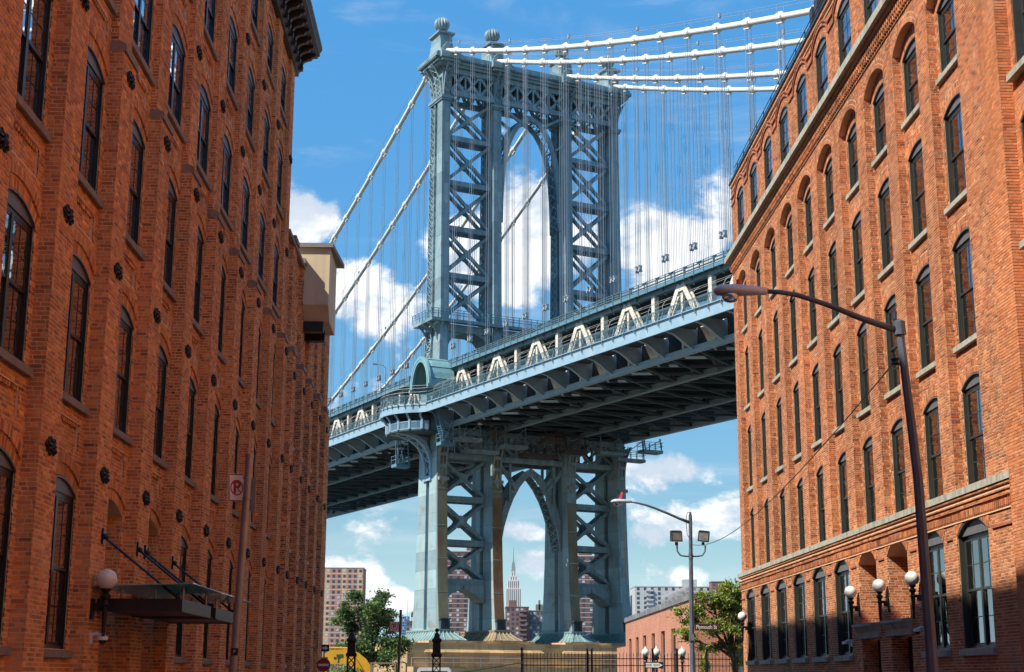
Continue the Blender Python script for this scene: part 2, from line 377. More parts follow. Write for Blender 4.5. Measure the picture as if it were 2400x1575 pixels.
# a window set back in its opening: frame (> panes, arch panel, sill); local x along the wall, y outward, z up from the sill top
def window_set(w, h, rise, style, rec=.2):
    hw = w/2; f = MB(); fm, pm, gm = (M_frame_l, M_panel_l, M_glass) if style[0] == 'l' else (M_frame_r, M_panel_r, M_glass_r)
    fr = .075; top = h-.02
    P = lambda x0, x1, z0, z1, y0, y1: f.box(x0, x1, y0, y1, z0, z1)
    P(-hw, -hw+fr, 0, top, -.10, .004); P(hw-fr, hw, 0, top, -.10, .004); P(-hw+fr, hw-fr, top-fr, top, -.10, .004); P(-hw+fr, hw-fr, 0, fr*.8, -.10, .004)
    # brick mould stepping out at the sides
    P(-hw-.002, -hw+.04, 0, top, .0045, rec-.03); P(hw-.04, hw+.002, 0, top, .0045, rec-.03)
    units = [(-hw+fr, hw-fr)] if style[1] == '1' else [(-hw+fr, -.055), (.055, hw-fr)]
    if len(units) == 2: P(-.055, .055, fr*.8, top-fr, -.09, .012)
    mid = h*.50; panes = []
    for a, b in units:
        s = .05
        for z0, z1, y in ((mid, top-fr, -.012), (fr*.8, mid+.05, -.040)):
            P(a, a+s, z0, z1, y-.02, y+.008); P(b-s, b, z0, z1, y-.02, y+.008); P(a+s, b-s, z0, z0+s*1.15, y-.02, y+.012); P(a+s, b-s, z1-s, z1, y-.02, y+.012)
            zc = (z0+z1)/2; P(a+s, b-s, zc-.011, zc+.011, y-.01, y+.007)
            xc = (a+b)/2; P(xc-.011, xc+.011, z0+s*1.15, z1-s, y-.009, y+.0075)
            panes.append((a+s*.6, b-s*.6, z0+s*.6, z1-s*.6, y))
    fmesh = f.mesh('window', fm)
    pms = []
    for x0, x1, z0, z1, y in panes:
        g = MB(); g.add([(x0, y, z0), (x1, y, z0), (x1, y, z1), (x0, y, z1)], [(3, 2, 1, 0)]); pms.append(g.mesh('pane', gm))
    a = MB(); poly = arc_pts(0, hw-.012, h, rise-.012)+[(hw-.012, top), (-hw+.012, top)]
    a.prism(poly, lambda x, z, d: (x, d, z), -.08, rec*.45)
    ed = MB(); pts = arc_pts(0, hw-.012, h, rise-.012)
    for p, q in zip(pts, pts[1:]): a.bar((p[0], rec*.45+.02, p[1]-.015), (q[0], rec*.45+.02, q[1]-.015), rec*.8, .03, (0, 0, 1))
    am = a.mesh('arch_panel', pm)
    def place(parent, loc, rz, sill=None, open_=0.):
        o = put('window', fmesh, parent, loc, rz)
        for m in pms: put('pane', m, o)
        put('arch_panel', am, o)
        if sill: put('sill', sill, o)
        return o
    return place
def sill_mesh(w, t, y0, y1, m):
    s = MB(); b = .012
    s.loft([[(-w/2, y0, -t), (w/2, y0, -t), (w/2, y1-b, -t), (-w/2, y1-b, -t)], [(-w/2, y0, -t+b), (w/2, y0, -t+b), (w/2, y1, -t+b), (-w/2, y1, -t+b)],
            [(-w/2, y0, 0), (w/2, y0, 0), (w/2, y1, -.02), (-w/2, y1, -.02)]])
    return s.mesh('sill', m)

def tie_mesh():
    """cast-iron wall tie: a flat scrolled rosette of leaves and knobs"""
    r = random.Random(5); s = MB()
    for k in range(7):
        a = 2*math.pi*k/7+.3; l = r.uniform(.09, .15); c = (1.6*l*math.cos(a), .02, l*.7*math.sin(a))
        n = len(s.v); s.sphere((0, 0, 0), .055*r.uniform(.8, 1.2), 8, 5)
        for q in range(n, len(s.v)): x, y, z = s.v[q]; s.v[q] = (c[0]+x*1.3, c[1]+y*.55, c[2]+z)
        s.tube([(c[0]*.3, .03, c[2]*.3), (c[0]*.7, .06, c[2]*.75), (c[0]*1.15, .045, c[2]*1.05), (c[0]*1.2+.03, .05, c[2]*1.2+.03)], [.03, .028, .022, .012], 5)
    s.sphere((0, .045, 0), .055, 8, 6)
    return s.mesh('wall_tie', M_iron)
TIE = tie_mesh()
# ------------------------------------------------------------------ ground
M_asphalt = mat('asphalt', (.055, .055, .058), .9, 0, .25, 2, .4, 60)
M_walk = mat('concrete_paving', (.33, .32, .30), .9, 0, .2, 1, .2, 30)
M_dirt = mat('dusty_lot', (.13, .115, .095), .95, 0, .3, .6, .4, 10)
MB().add([(-9000, -600, GZ-.02), (9000, -600, GZ-.02), (9000, 12000, GZ-.02), (-9000, 12000, GZ-.02)], [(0, 1, 2, 3)]).build('ground', M_dirt, kind='structure')
MB().add([(-3.6, -60, GZ-.012), (6.4, -60, GZ-.012), (6.4, 64, GZ-.012), (-3.6, 64, GZ-.012)], [(0, 1, 2, 3)]).build('road', M_asphalt, kind='structure')
MB().box(-6.66, -3.6, -60, 64, GZ-.016, GZ+.12).build('pavement', M_walk, kind='structure')
MB().box(6.4, 11.19, -60, 64, GZ-.016, GZ+.12).build('pavement', M_walk, kind='structure')
M_water = mat('river_water', (.05, .09, .10), .12, 0, .1, .2)
MB().add([(-3000, 250, GZ-.004), (3000, 250, GZ-.004), (3000, 560, GZ-.004), (-3000, 560, GZ-.004)], [(0, 1, 2, 3)]).build('river_water', M_water, kind='structure')

# ------------------------------------------------------------------ left warehouse
PAL_L = [(.68, .275, .095), (.73, .305, .105), (.60, .230, .085), (.78, .35, .125), (.50, .180, .080), (.70, .285, .090)]
def left_building():
    B = empty('brick_warehouse', 'tall orange-red brick warehouse on the left with dark arched windows and iron wall ties', 'building', (-6.9, 19, GZ))
    inv = (6.9, -19, -GZ)      # children use world coordinates
    root = B
    W = MB(); K = Bricks(PAL_L, .05, 3, .0703, .216)
    XB, XP, XU = -6.9, -6.65, -6.77; BAY, P0, PW = 3.449, 22.55, 1.05; TOP = 21.9; ZC = 11.42
    S = [.27, 4.45, 8.27, 12.10, 15.66, 19.14]; ST = .15; hw, rise = .95, .25
    spring = [S[k+1]-1.2-rise for k in range(5)]+[20.72]
    fx = lambda a, b, d: (d, a, b)
    wins = {}
    back = XB-.45
    parts = []
    glass_in = MB()
    for j in range(0, 10):
        y0 = P0+BAY*(j-2)+PW; y1 = P0+BAY*(j-1); c = (y0+y1)/2
        ops = []; rects = []
        entry = j in (3, 4)
        for k in range(6):
            zb = S[k]+ST; ob = GZ if (entry and k == 0) else zb
            ops.append((c, hw, ob, spring[k], rise, .40))
            if not (entry and k == 0): rects.append((c-1.12, c+1.12, S[k], zb))
        # solid wall behind the bricks, cut round every opening
        m = XB-DEP
        for a, b in ((y0, c-hw), (c+hw, y1)): W.box(back, m, a, b, GZ, TOP)
        low = GZ
        if not entry: W.box(back, m, c-hw, c+hw, GZ, S[0]+ST)
        for k in range(6):
            nb = S[k+1]+ST if k < 5 else TOP
            pan = (S[k+1]-.68, S[k+1]-.2) if k < 5 else None
            arc = arc_pts(c, hw, spring[k], rise)
            zt = pan[0] if pan else nb
            W.prism(arc+[(c+hw, zt), (c-hw, zt)], fx, back, m)
            if pan:
                pa, pb = c-.86, c+.86
                W.box(back, m, c-hw, pa, pan[0], nb); W.box(back, m, pb, c+hw, pan[0], nb); W.box(back, m, pa, pb, pan[1], nb); W.box(back, m-.06, pa, pb, pan[0], pan[1])
                rects.append((pa, pb, pan[0], pan[1]))
                K.field('x', XB-.06, 1, pa, pb, pan[0], pan[1])
                # stepped brick dentils along the panel's top
                n = 13
                for i in range(n):
                    q = pa+(pb-pa)*i/n; K.onx(XB-.02, 1, q+.01, q+(pb-pa)/n-.045, pan[1]-.075, pan[1]-.006)
            K.arch(XB, 1, c, hw, spring[k], rise, .2); K.arch(XB, 1, c, hw, spring[k], rise, .2, .2, .035)
        K.field('x', XB, 1, y0, y1, GZ, TOP, ops, rects)
        for k in range(6):
            h = spring[k]-S[k]-ST
            if entry and k == 0:
                # open brick-lined entry
                W.box(XB-1.5, XB-1.25, c-hw, c+hw, GZ, spring[0]+rise); W.box(XB-1.25, back-.002, c-hw-.2, c-hw, GZ, 3.4); W.box(XB-1.25, back-.002, c+hw, c+hw+.2, GZ, 3.4); W.box(XB-1.5, back-.002, c-hw, c+hw, spring[0]+rise+.01, 3.5)
                K.field('y', c+hw-.004, 1, XB-1.24, XB-.03, GZ, spring[0]+.02)
                K.field('x', XB-1.235, 1, c-hw, c+hw, GZ, spring[0]+.2)
                a = MB(); a.prism(arc_pts(c, hw-.02, spring[0], rise-.02)+[(c+hw-.02, spring[0]-.03), (c-hw+.02, spring[0]-.03)], fx, XB-.42, XB-.30); a.build('arch_panel', M_panel_l, root)
                continue
            key = round(h, 3)
            if key not in wins: wins[key] = window_set(2*hw, h, rise, 'l2', .06)
            if 'sill' not in wins: wins['sill'] = sill_mesh(2.24, ST, -.1, .15, M_sill_l)
            wins[key](root, (XB-.06, c, S[k]+ST), -R(90), wins['sill'])
    # pilasters: thick below the stone cap, thinner above
    capm = MB().add([(-.02, 0, 0), (-.02, PW, 0), (.29, PW, 0), (.29, 0, 0), (-.02, 0, .14), (-.02, PW, .14), (.29, PW, .14), (.29, 0, .14), (-.02, 0, .22), (-.02, PW, .22), (.14, PW, .22), (.14, 0, .22)],
                    [(0,1,2,3),(0,3,7,4),(1,5,6,2),(3,2,6,7),(4,7,11,8),(5,9,10,6),(7,6,10,11),(8,11,10,9)]).mesh('stone_cap', M_sill_l)
    for j in range(0, 10):
        y = P0+BAY*(j-1)
        p = MB(); p.box(XB-.4, XP-DEP, y+DEP, y+PW-.002, GZ, ZC); p.box(XB-.4, XU-DEP, y+DEP, y+PW-.002, ZC, TOP)
        pil = p.build('pilaster', M_mortar_l, root)
        K.field('x', XP, 1, y, y+PW, GZ, ZC); K.field('x', XU, 1, y, y+PW, ZC+.2, TOP)
        K.field('y', y, 1, XB, XP, GZ, ZC); K.field('y', y, 1, XB, XU, ZC+.2, TOP)
        put('stone_cap', capm, pil, loc=(XB, y, ZC))
        for k, z in enumerate([3.48, 7.27, 11.05, 14.66, 18.14]):
            o = put('wall_tie', TIE, root, loc=(XP if z < ZC else XU, y+.55, z), rz=-R(90))
    W.box(-20, XB-1.6, 16.7, 51.2, GZ, TOP+.3)      # the building's body
    MB().box(-20, XP-.05, -34.9, 16.68, GZ, TOP+.3).build('unseen_street_block', M_brick_far, root)
    W.box(XB-1.6, back+.001, 51.1, 51.2, GZ, TOP)
    W.build('wall', M_mortar_l, root)
    MB().box(-19.9, -6.7, 16.8, 51.1, TOP+.3, TOP+.5).build('roof', M_cornice, root)
    # dark rooms behind the glass
    MB().box(XB-1.58, XB-1.56, 16.7, 51.1, GZ+.1, TOP).build('room_wall', M_dark, root)
    # far gable seen over the lower building
    g = MB(); g.box(-20, XU-.02, 51.16, 51.22, GZ, TOP); g.build('gable_wall', M_brick_far, root)
    # cornice of dark sheet metal on scrolled brackets
    pr = [(-6.95, 21.78), (-6.70, 21.78), (-6.70, 21.90), (-6.62, 22.0), (-6.62, 22.5), (-6.02, 22.5), (-6.02, 22.56), (-5.94, 22.60), (-5.94, 22.72), (-5.86, 22.84), (-5.86, 22.95), (-6.95, 23.0)]
    c = MB(); c.prism(pr, lambda a, b, d: (a, d, b), 16.7, 51.75); co = c.build('cornice', M_cornice, root)
    b = MB(); q = [(0, -.62), (.10, -.60), (.12, -.45), (.09, -.36), (.16, -.26), (.30, -.20), (.40, -.18), (.46, -.10), (.56, -.08), (.58, 0), (0, 0)]
    b.prism(q, lambda a, z, d: (a, d, z), 0, .2); bm = b.mesh('bracket', M_cornice)
    y = 51.35
    while y > 34: put('bracket', bm, co, loc=(-6.63, y, 22.5)); y -= .74
    # lattice of proud headers under the cornice
    for j in range(5, 10):
        y0 = P0+BAY*(j-2)+PW; 
        for r_ in range(4):
            for i in range(9): K.onx(XB+.03, 1, y0+.2+i*.23+(r_ % 2)*.11, y0+.31+i*.23+(r_ % 2)*.11, 21.36+r_*.10, 21.44+r_*.10)
    K.build(root)
    for ch in root.children: ch.location = Vector(ch.location)+Vector(inv)
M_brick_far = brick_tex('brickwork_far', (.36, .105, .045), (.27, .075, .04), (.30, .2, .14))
left_building()

def left_annex():
    B = empty('brick_warehouse', 'lower brick warehouse wing beyond the tall left warehouse, with a tan hoist house', 'building', (-6.9, 52, GZ))
    inv = Vector((6.9, -52, -GZ)); XB, XP, XU = -6.9, -6.65, -6.77; TOP = 15.55; ZC = 11.5
    W = MB(); K = Bricks(PAL_L+[(.30, .105, .06), (.27, .09, .05)], .08, 8, .0703, .216)
    pil = [(52.75, 53.75), (55.85, 56.85), (58.75, 59.75), (62.0, 63.0), (65.0, 66.9)]
    edge = [51.22]+[b for _, b in pil[:-1]]; S = [.27, 4.45, 8.27]; cap = MB().box(-.02, .29, 0, 1.02, 0, .2).mesh('stone_cap', M_sill_l)
    wn = window_set(1.5, 2.3, .22, 'l2', .14); sl = sill_mesh(1.7, .15, -.1, .22, mat('pale_sill', (.5, .47, .42), .85))
    W.box(-20, XB-.35, 51.22, 66.9, GZ, TOP)
    for (a, b), y0 in zip(pil, edge):
        c = (y0+a)/2; hw = min(.75, (a-y0)/2-.2)
        ops = []
        if hw > .7:
            for k in range(3): ops.append((c, .75, S[k]+.15, S[k]+2.45, .22, .2))
            W.box(XB-.5, XB-DEP, y0, c-.75, GZ, TOP); W.box(XB-.5, XB-DEP, c+.75, a, GZ, TOP); lo = GZ
            for k in range(3):
                W.box(XB-.5, XB-DEP, c-.75, c+.75, lo, S[k]+.15) if k == 0 else None
                nb = S[k+1]+.15 if k < 2 else TOP
                W.prism(arc_pts(c, .75, S[k]+2.45, .22)+[(c+.75, nb), (c-.75, nb)], lambda p, q, d: (d, p, q), XB-.5, XB-DEP)
                K.arch(XB, 1, c, .75, S[k]+2.45, .22, .2); wn(B, (XB-.14, c, S[k]+.15), -R(90), sl)
        else: W.box(XB-.5, XB-DEP, y0, a, GZ, TOP)
        K.field('x', XB, 1, y0, a, GZ, TOP, ops)
        p = MB(); p.box(XB-.4, XP-DEP, a+DEP, b, GZ, ZC); p.box(XB-.4, XU-DEP, a+DEP, b, ZC, TOP); po = p.build('pilaster', M_mortar_l, B)
        K.field('x', XP, 1, a, b, GZ, ZC); K.field('x', XU, 1, a, b, ZC+.2, TOP); K.field('y', a, 1, XB, XP, GZ, ZC); K.field('y', a, 1, XB, XU, ZC+.2, TOP)
        put('stone_cap', cap, po, loc=(XB, a, ZC))
        for z in (3.48, 7.27, 10.7): put('wall_tie', TIE, B, loc=(XP, a+.5, z), rz=-R(90))
    W.box(XB-.5, XB-.36, 51.22, 66.9, GZ, TOP); W.build('wall', M_mortar_l, B)
    MB().box(-20, XU+.05, 51.24, 66.95, TOP, TOP+.16).build('coping', M_sill_l, B)
    for a, b in pil[:-1]: MB().box(-7.2, XU+.09, a-.05, b+.05, TOP+.16, TOP+.36).build('coping', M_sill_l, B)
    # hoist house: stuccoed box hung over the front with a gabled roof
    M_tan = mat('tan_stucco', (.68, .56, .37), .9, 0, .08, 2, .25, 25, streak=((.42, .33, .21), .5, 2))
    h = MB(); x0, x1, y0, y1 = -9.6, -5.78, 56.2, 59.0
    h.loft([[(x0, y0+.5, 13.55), (x1-.0, y0+.5, 13.55), (x1, y1, 13.55), (x0, y1, 13.55)], [(x0, y0, 14.15), (x1, y0, 14.15), (x1, y1, 14.15), (x0, y1, 14.15)], [(x0, y0, 16.45), (x1, y0, 16.45), (x1, y1, 16.45), (x0, y1, 16.45)]])
    ho = h.build('hoist_house', M_tan, B)
    MB().loft([[(x0-.2, y0-.12, 16.45), (x1+.12, y0-.12, 16.45), (x1+.3, y1+.2, 16.45), (x0, y1+.2, 16.45)], [(x0-.2, y0-.12, 16.62), (x1+.12, y0-.12, 16.62), (x1+.3, y1+.2, 16.62), (x0, y1+.2, 16.62)]]).build('roof', mat('grey_felt_roof', (.25, .24, .22), .9), ho)
    MB().box(-7.0, -6.0, 56.55, 56.95, 13.15, 13.55).build('beam', M_black, ho); MB().box(-7.0, -6.1, 58.2, 58.6, 13.15, 13.55).build('beam', M_black, ho)
    K.build(B, 60)
    for ch in B.children: ch.location = Vector(ch.location)+inv
left_annex()
# ------------------------------------------------------------------ right warehouse
PAL_R = [(.53, .195, .078), (.57, .22, .088), (.48, .168, .070), (.43, .142, .064), (.60, .25, .105), (.52, .190, .070), (.39, .130, .062)]
def right_building():
    B = empty('brick_warehouse', 'sunlit salmon-red brick warehouse on the right with an arcaded front and grey stone bands', 'building', (11.24, 30.1, GZ))
    inv = Vector((-11.24, -30.1, -GZ)); W = MB(); K = Bricks(PAL_R, .08, 11, .067, .21)
    XB, XP, XG, XA = 11.45, 11.24, 11.2, 11.3; BAY, N0, PW = 3.027, 34.17, .93; Y0, Y1 = 30.1, 62.34
    S = [4.22, 7.52, 10.97, 14.33]; ST = .16; hw, rise = .85, .24
    spring = [S[1]-.9, S[2]-.9, S[3]-.9, 16.25]; TOP = 21.34
    fx = lambda a, b, d: (d, a, b)
    back = 11.95; wins = {}; rng = random.Random(4); m = XB+DEP
    sill = sill_mesh(1.98, ST, -.1, .19, M_sill_r); bl = MB()
    cents = [33.12+BAY*j for j in range(10)]
    for j, c in enumerate(cents):
        y0 = N0+BAY*(j-1)+PW; y1 = N0+BAY*j
        ops = [(c, hw, (S[k]+ST if k else S[0]), spring[k], rise, .3) for k in range(4)]
        rects = [(c-.99, c+.99, S[k], S[k]+ST) for k in (1, 2, 3)]
        for a, b in ((y0, c-hw), (c+hw, y1)): W.box(m, back, a, b, 3.6, 18)
        for k in range(4):
            nb = S[k+1]+ST if k < 3 else 18.
            W.prism(arc_pts(c, hw, spring[k], rise)+[(c+hw, nb), (c-hw, nb)], fx, m, back)
            K.arch(XB, -1, c, hw, spring[k], rise, .15); K.arch(XB, -1, c, hw, spring[k], rise, .15, .15)
        K.field('x', XB, -1, y0, y1, S[0], 17.0, ops, rects)
        for k in range(4):
            zb = S[k]+ST if k else S[0]+.01; h = spring[k]-zb; key = round(h, 3)
            if key not in wins: wins[key] = window_set(2*hw, h, rise, 'r1', .10)
            wins[key](B, (XB+.10, c, zb), R(90), sill if k else None)
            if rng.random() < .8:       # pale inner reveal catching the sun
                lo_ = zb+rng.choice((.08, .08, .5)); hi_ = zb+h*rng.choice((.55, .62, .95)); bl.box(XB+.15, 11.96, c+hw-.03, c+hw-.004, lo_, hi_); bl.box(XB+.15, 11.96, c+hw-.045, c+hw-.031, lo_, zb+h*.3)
            if rng.random() < .75:      # blinds and curtains inside
                t = rng.uniform(.25, .9); e = rng.uniform(.0, .5)
                bl.box(XB+.30, XB+.31, c-.75+e, c-.75+e+rng.uniform(.35, .8), zb+rng.uniform(.1, .5), zb+h*t+.3)
    # pilasters with their near sides, merging above into an arcade
    for j in range(-1, 10):
        a, b = (Y0, N0+BAY*(-1)+PW) if j < 0 else (N0+BAY*j, N0+BAY*j+PW)
        MB().box(XP+DEP, back-.01, a+DEP, b, S[0], 16.45).build('pilaster', M_mortar_r, B)
        K.field('x', XP, -1, a, b, S[0], 16.45); K.field('y', a, 1, XP, XB, S[0], 16.45+.2)
    arc = [(c, 1.05, 4, 16.45, .40, .26) for c in cents]
    K.field('x', XP, -1, Y0, Y1, 16.45, 17.3, arc)
    pts = [(Y0, 18.), (Y0, 16.45)]
    for c in cents: pts += arc_pts(c, 1.05, 16.45, .40, 14); K.arch(XP, -1, c, 1.05, 16.45, .40, .13); K.arch(XP, -1, c, 1.05, 16.45, .40, .13, .13)
    W.prism(pts+[(Y1, 16.45), (Y1, 18.)], fx, XP+DEP, XB+DEP-.002)
    # brick soffits of the arcade arches
    for c in cents:
        p = arc_pts(c, 1.05, 16.45, .40, 16)
        for (a, b), (e, g) in zip(p, p[1:]):
            a2, b2, e2, g2 = a+(e-a)*.07, b+(g-b)*.07, a+(e-a)*.93, b+(g-b)*.93
            for x0, x1 in ((XP+.01, XP+.10), (XP+.115, XB)): K.hexa([(x0, a2, b2+.002), (x1, a2, b2+.002), (x1, e2, g2+.002), (x0, e2, g2+.002), (x0, a2, b2+.03), (x1, a2, b2+.03), (x1, e2, g2+.03), (x0, e2, g2+.03)])
    # corbel table under the attic sill band
    T = Bricks(PAL_R, .1, 12, .067, .21)
    def course(X, z0, z1, y0=Y0, y1=Y1, X2=None):
        W.box(X+DEP, (X2 or XP)+.05, y0, y1, z0, z1-.004)
        T.field('x', X, -1, y0, y1, z0, z1, header=0)
    def dent(X, z0, z1, w, gap, ph=0., y0=Y0, y1=Y1):
        y = y0+ph
        while y < y1-w: T.hexa([(X, y, z0), (X, y+w, z0), (X, y+w, z1), (X, y, z1), (X+.12, y, z0), (X+.12, y+w, z0), (X+.12, y+w, z1), (X+.12, y, z1)]); y += w+gap
    course(XP-.03, 17.20, 17.27); dent(XP-.10, 17.285, 17.40, .085, .095); dent(XP-.13, 17.415, 17.53, .085, .095, .09); W.box(XP+DEP, XP+.1, Y0, Y1, 17.27, 17.9)
    course(XP-.10, 17.54, 17.60); course(XP-.13, 17.607, 17.67); course(XP-.19, 17.68, 17.74)
    sb = MB(); y = Y0-.1
    rr = random.Random(9)
    while y < Y1+.2: l = rr.uniform(1.2, 2.4); e = min(y+l, Y1+.2); MB().box(10.92, 11.9, y, e-.012, 17.75, 17.98).build('band_stone', M_sill_r, B); y += l
    # attic
    aw = window_set(1.6, 2.35, .26, 'r1', .10); asp = 20.35
    ops = [(c, .8, 18., asp, .26, .3) for c in cents]
    lo = [(Y0, 17.98)]
    for c in cents: lo += [(c-.8, 17.98)]+arc_pts(c, .8, asp, .26)+[(c+.8, 17.98)]
    W.prism(lo+[(Y1, 17.98), (Y1, TOP), (Y0, TOP)], fx, XA+DEP, 11.9)
    K.field('x', XA, -1, Y0, Y1, 17.98, TOP-.1, ops)
    for c in cents:
        K.arch(XA, -1, c, .8, asp, .26, .15); K.arch(XA, -1, c, .8, asp, .26, .15, .15)
        aw(B, (XA+.10, c, 18.0), R(90))
        K.field('y', c+.8, 1, XA, XA+.2, 18., asp)
    def string(r0, off, pr):
        pts = [(Y0, asp+off)]
        for c in cents:
            a = arc_pts(c, .8, asp, .26, 8, r0); pts += [(c-1.12, asp+off)]+[(p, max(z, asp+off)) for p, z in a]+[(c+1.12, asp+off)]
        pts.append((Y1, asp+off)); q = MB()
        for (a, z), (b, w) in zip(pts, pts[1:]):
            if abs(a-b)+abs(z-w) > .01: q.bar((XA-pr/2+.01, a, z), (XA-pr/2+.01, b, w), pr+.02, .055, (0, 0, 1))
        q.build('string_course', M_string, B)
    M_string = mat('moulded_brick', (.35, .115, .062), .9, 0, .2, 6, .3)
    string(.36, .0, .05); string(.50, .34, .06)
    course(XA-.04, TOP-.36, TOP-.30, X2=XA); course(XA-.08, TOP-.16, TOP-.09, X2=XA); course(XA-.05, TOP-.09, TOP-.03, X2=XA)
    MB().box(XA-.12, 11.95, Y0, Y1+.05, TOP-.02, TOP+.06).build('coping', M_cornice, B)
    # roof rail
    rl = MB(); y = 34.
    while y < Y1: rl.cyl((11.35, y, TOP+.06), (11.35, y, TOP+.62), .02, n=5); y += 1.5
    for z in (.25, .44, .62): rl.cyl((11.35, 34, TOP+z), (11.35, Y1-.6, TOP+z), .017, n=5)
    rl.build('roof_rail', M_black, B)
    for y, w in ((46.6, .5), (47.4, .35)): MB().box(11.6, 12.1, y, y+w, TOP, TOP+1.5).build('roof_vent', M_cornice, B)
    # sill band over the ground floor, one stone after another
    y = Y0
    while y < Y1+.1: l = rr.uniform(1.2, 2.2); e = min(y+l, Y1+.12); MB().box(11.06, 11.9, y, e-.01, 4.06, 4.22).build('band_stone', M_sill_r, B); y += l
    course(XG-.11, 3.99, 4.055, X2=XG); course(XG-.08, 3.88, 3.945, X2=XG); course(XG-.055, 3.78, 3.84, X2=XG); dent(XG-.06, 3.56, 3.70, .06, .06)
    course(XG-.035, 3.49, 3.55, X2=XG); W.box(XG+DEP, 11.9, Y0, Y1, 3.62, 4.06); K.field('x', XG, -1, Y0, Y1, 3.55, 4.06)
    # ground floor
    gs, gr = 3.2, .36; gops = []; rects = []
    for j, c in enumerate(cents):
        g = 1.06 if j == 0 else .94; door = j in (2, 3); gops.append((c, g, GZ if door else .66, gs, gr, .3))
        if not door: rects.append((c-g-.08, c+g+.08, .49, .66))
    lo = [(Y0, GZ)]
    polys = []
    for j, c in enumerate(cents):
        g = gops[j][1]; zb = gops[j][2]; a = c-g; b = c+g
        prev = Y0 if j == 0 else cents[j-1]+gops[j-1][1]
        W.box(XG+DEP, 11.9, prev, a, GZ, 3.62); W.prism(arc_pts(c, g, gs, gr)+[(b, 3.62), (a, 3.62)], fx, XG+DEP, 11.9)
        if zb > GZ: W.box(XG+DEP, 11.9, a, b, GZ, zb)
        K.arch(XG, -1, c, g, gs, gr, .15, 0, .012); K.arch(XG, -1, c, g, gs, gr, .15, .15, .012)
    W.box(XG+DEP, 11.9, cents[-1]+.94, Y1, GZ, 3.62)
    K.field('x', XG, -1, Y0, Y1, GZ, 3.55, gops, rects)
    st = MB(); pts = [(Y0, gs)]
    for j, c in enumerate(cents): pts += [(c-gops[j][1]-.3, gs), None, (c+gops[j][1]+.3, gs)]
    pts.append((Y1, gs)); run = []
    for p in pts:
        if p is None: run = []; continue
        run.append(p)
        if len(run) == 2: st.box(XG-.035, XG+.02, run[0][0], run[1][0], gs-.05, gs-.005)
    st.build('string_course', M_string, B)
    gw = {}
    for j, c in enumerate(cents):
        g = gops[j][1]
        if j in (2, 3):
            W.box(12.05, 12.3, c-g, c+g, GZ, 4); W.box(11.9, 12.05, c-g-.2, c-g-.002, GZ, 4); W.box(11.9, 12.05, c+g+.002, c+g+.2, GZ, 4); W.box(11.9, 12.3, c-g, c+g, 3.62, 3.8)
            K.field('y', c+g-.003, 1, XG+.02, 12.04, GZ, gs+.02); K.field('x', 12.04, -1, c-g, c+g, GZ, gs+.3)
            d = empty('doorway', parent=B, loc=(XG, c, GZ))
            h = MB(); pr = [(11.55, 1.09), (11.10, 1.09), (11.10, 1.27), (11.06, 1.30), (11.02, 1.38), (10.94, 1.42), (10.94, 1.49), (11.55, 1.52)]
            h.prism(pr, lambda a, z, q: (a-XG, q-c, z-GZ), c-g-.16, c+g+.16); h.build('stone_hood', M_sill_r, d)
            MB().box(.45, .53, -g, g, 0, 2.78).build('door', M_black, d)
            continue
        if g not in gw: gw[g] = (window_set(2*g, gs-.66, gr, 'r2', .15), sill_mesh(2*g+.16, .17, -.1, .25, M_sill_r))
        gw[g][0](B, (XG+.15, c, .66), R(90), gw[g][1])
        if rng.random() < .6: bl.box(XB+.30, XB+.31, c-.5, c+rng.uniform(-.1, .5), .8, 3.0)
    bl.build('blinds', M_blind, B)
    MB().box(13.2, 13.25, Y0, Y1-.3, GZ+.1, TOP-.2).build('room_wall', M_dark, B)
    W.box(13.3, 26, Y0, Y1, GZ, TOP-.3); W.box(11.9, 13.3, Y1-.2, Y1, GZ, TOP-.3); W.box(11.9, 13.3, Y0, Y0+.2, GZ, TOP-.3)
    W.build('wall', M_mortar_r, B)
    K.h += T.h; K.c += T.c
    K.build(B)
    for ch in B.children: ch.location = Vector(ch.location)+inv
right_building()

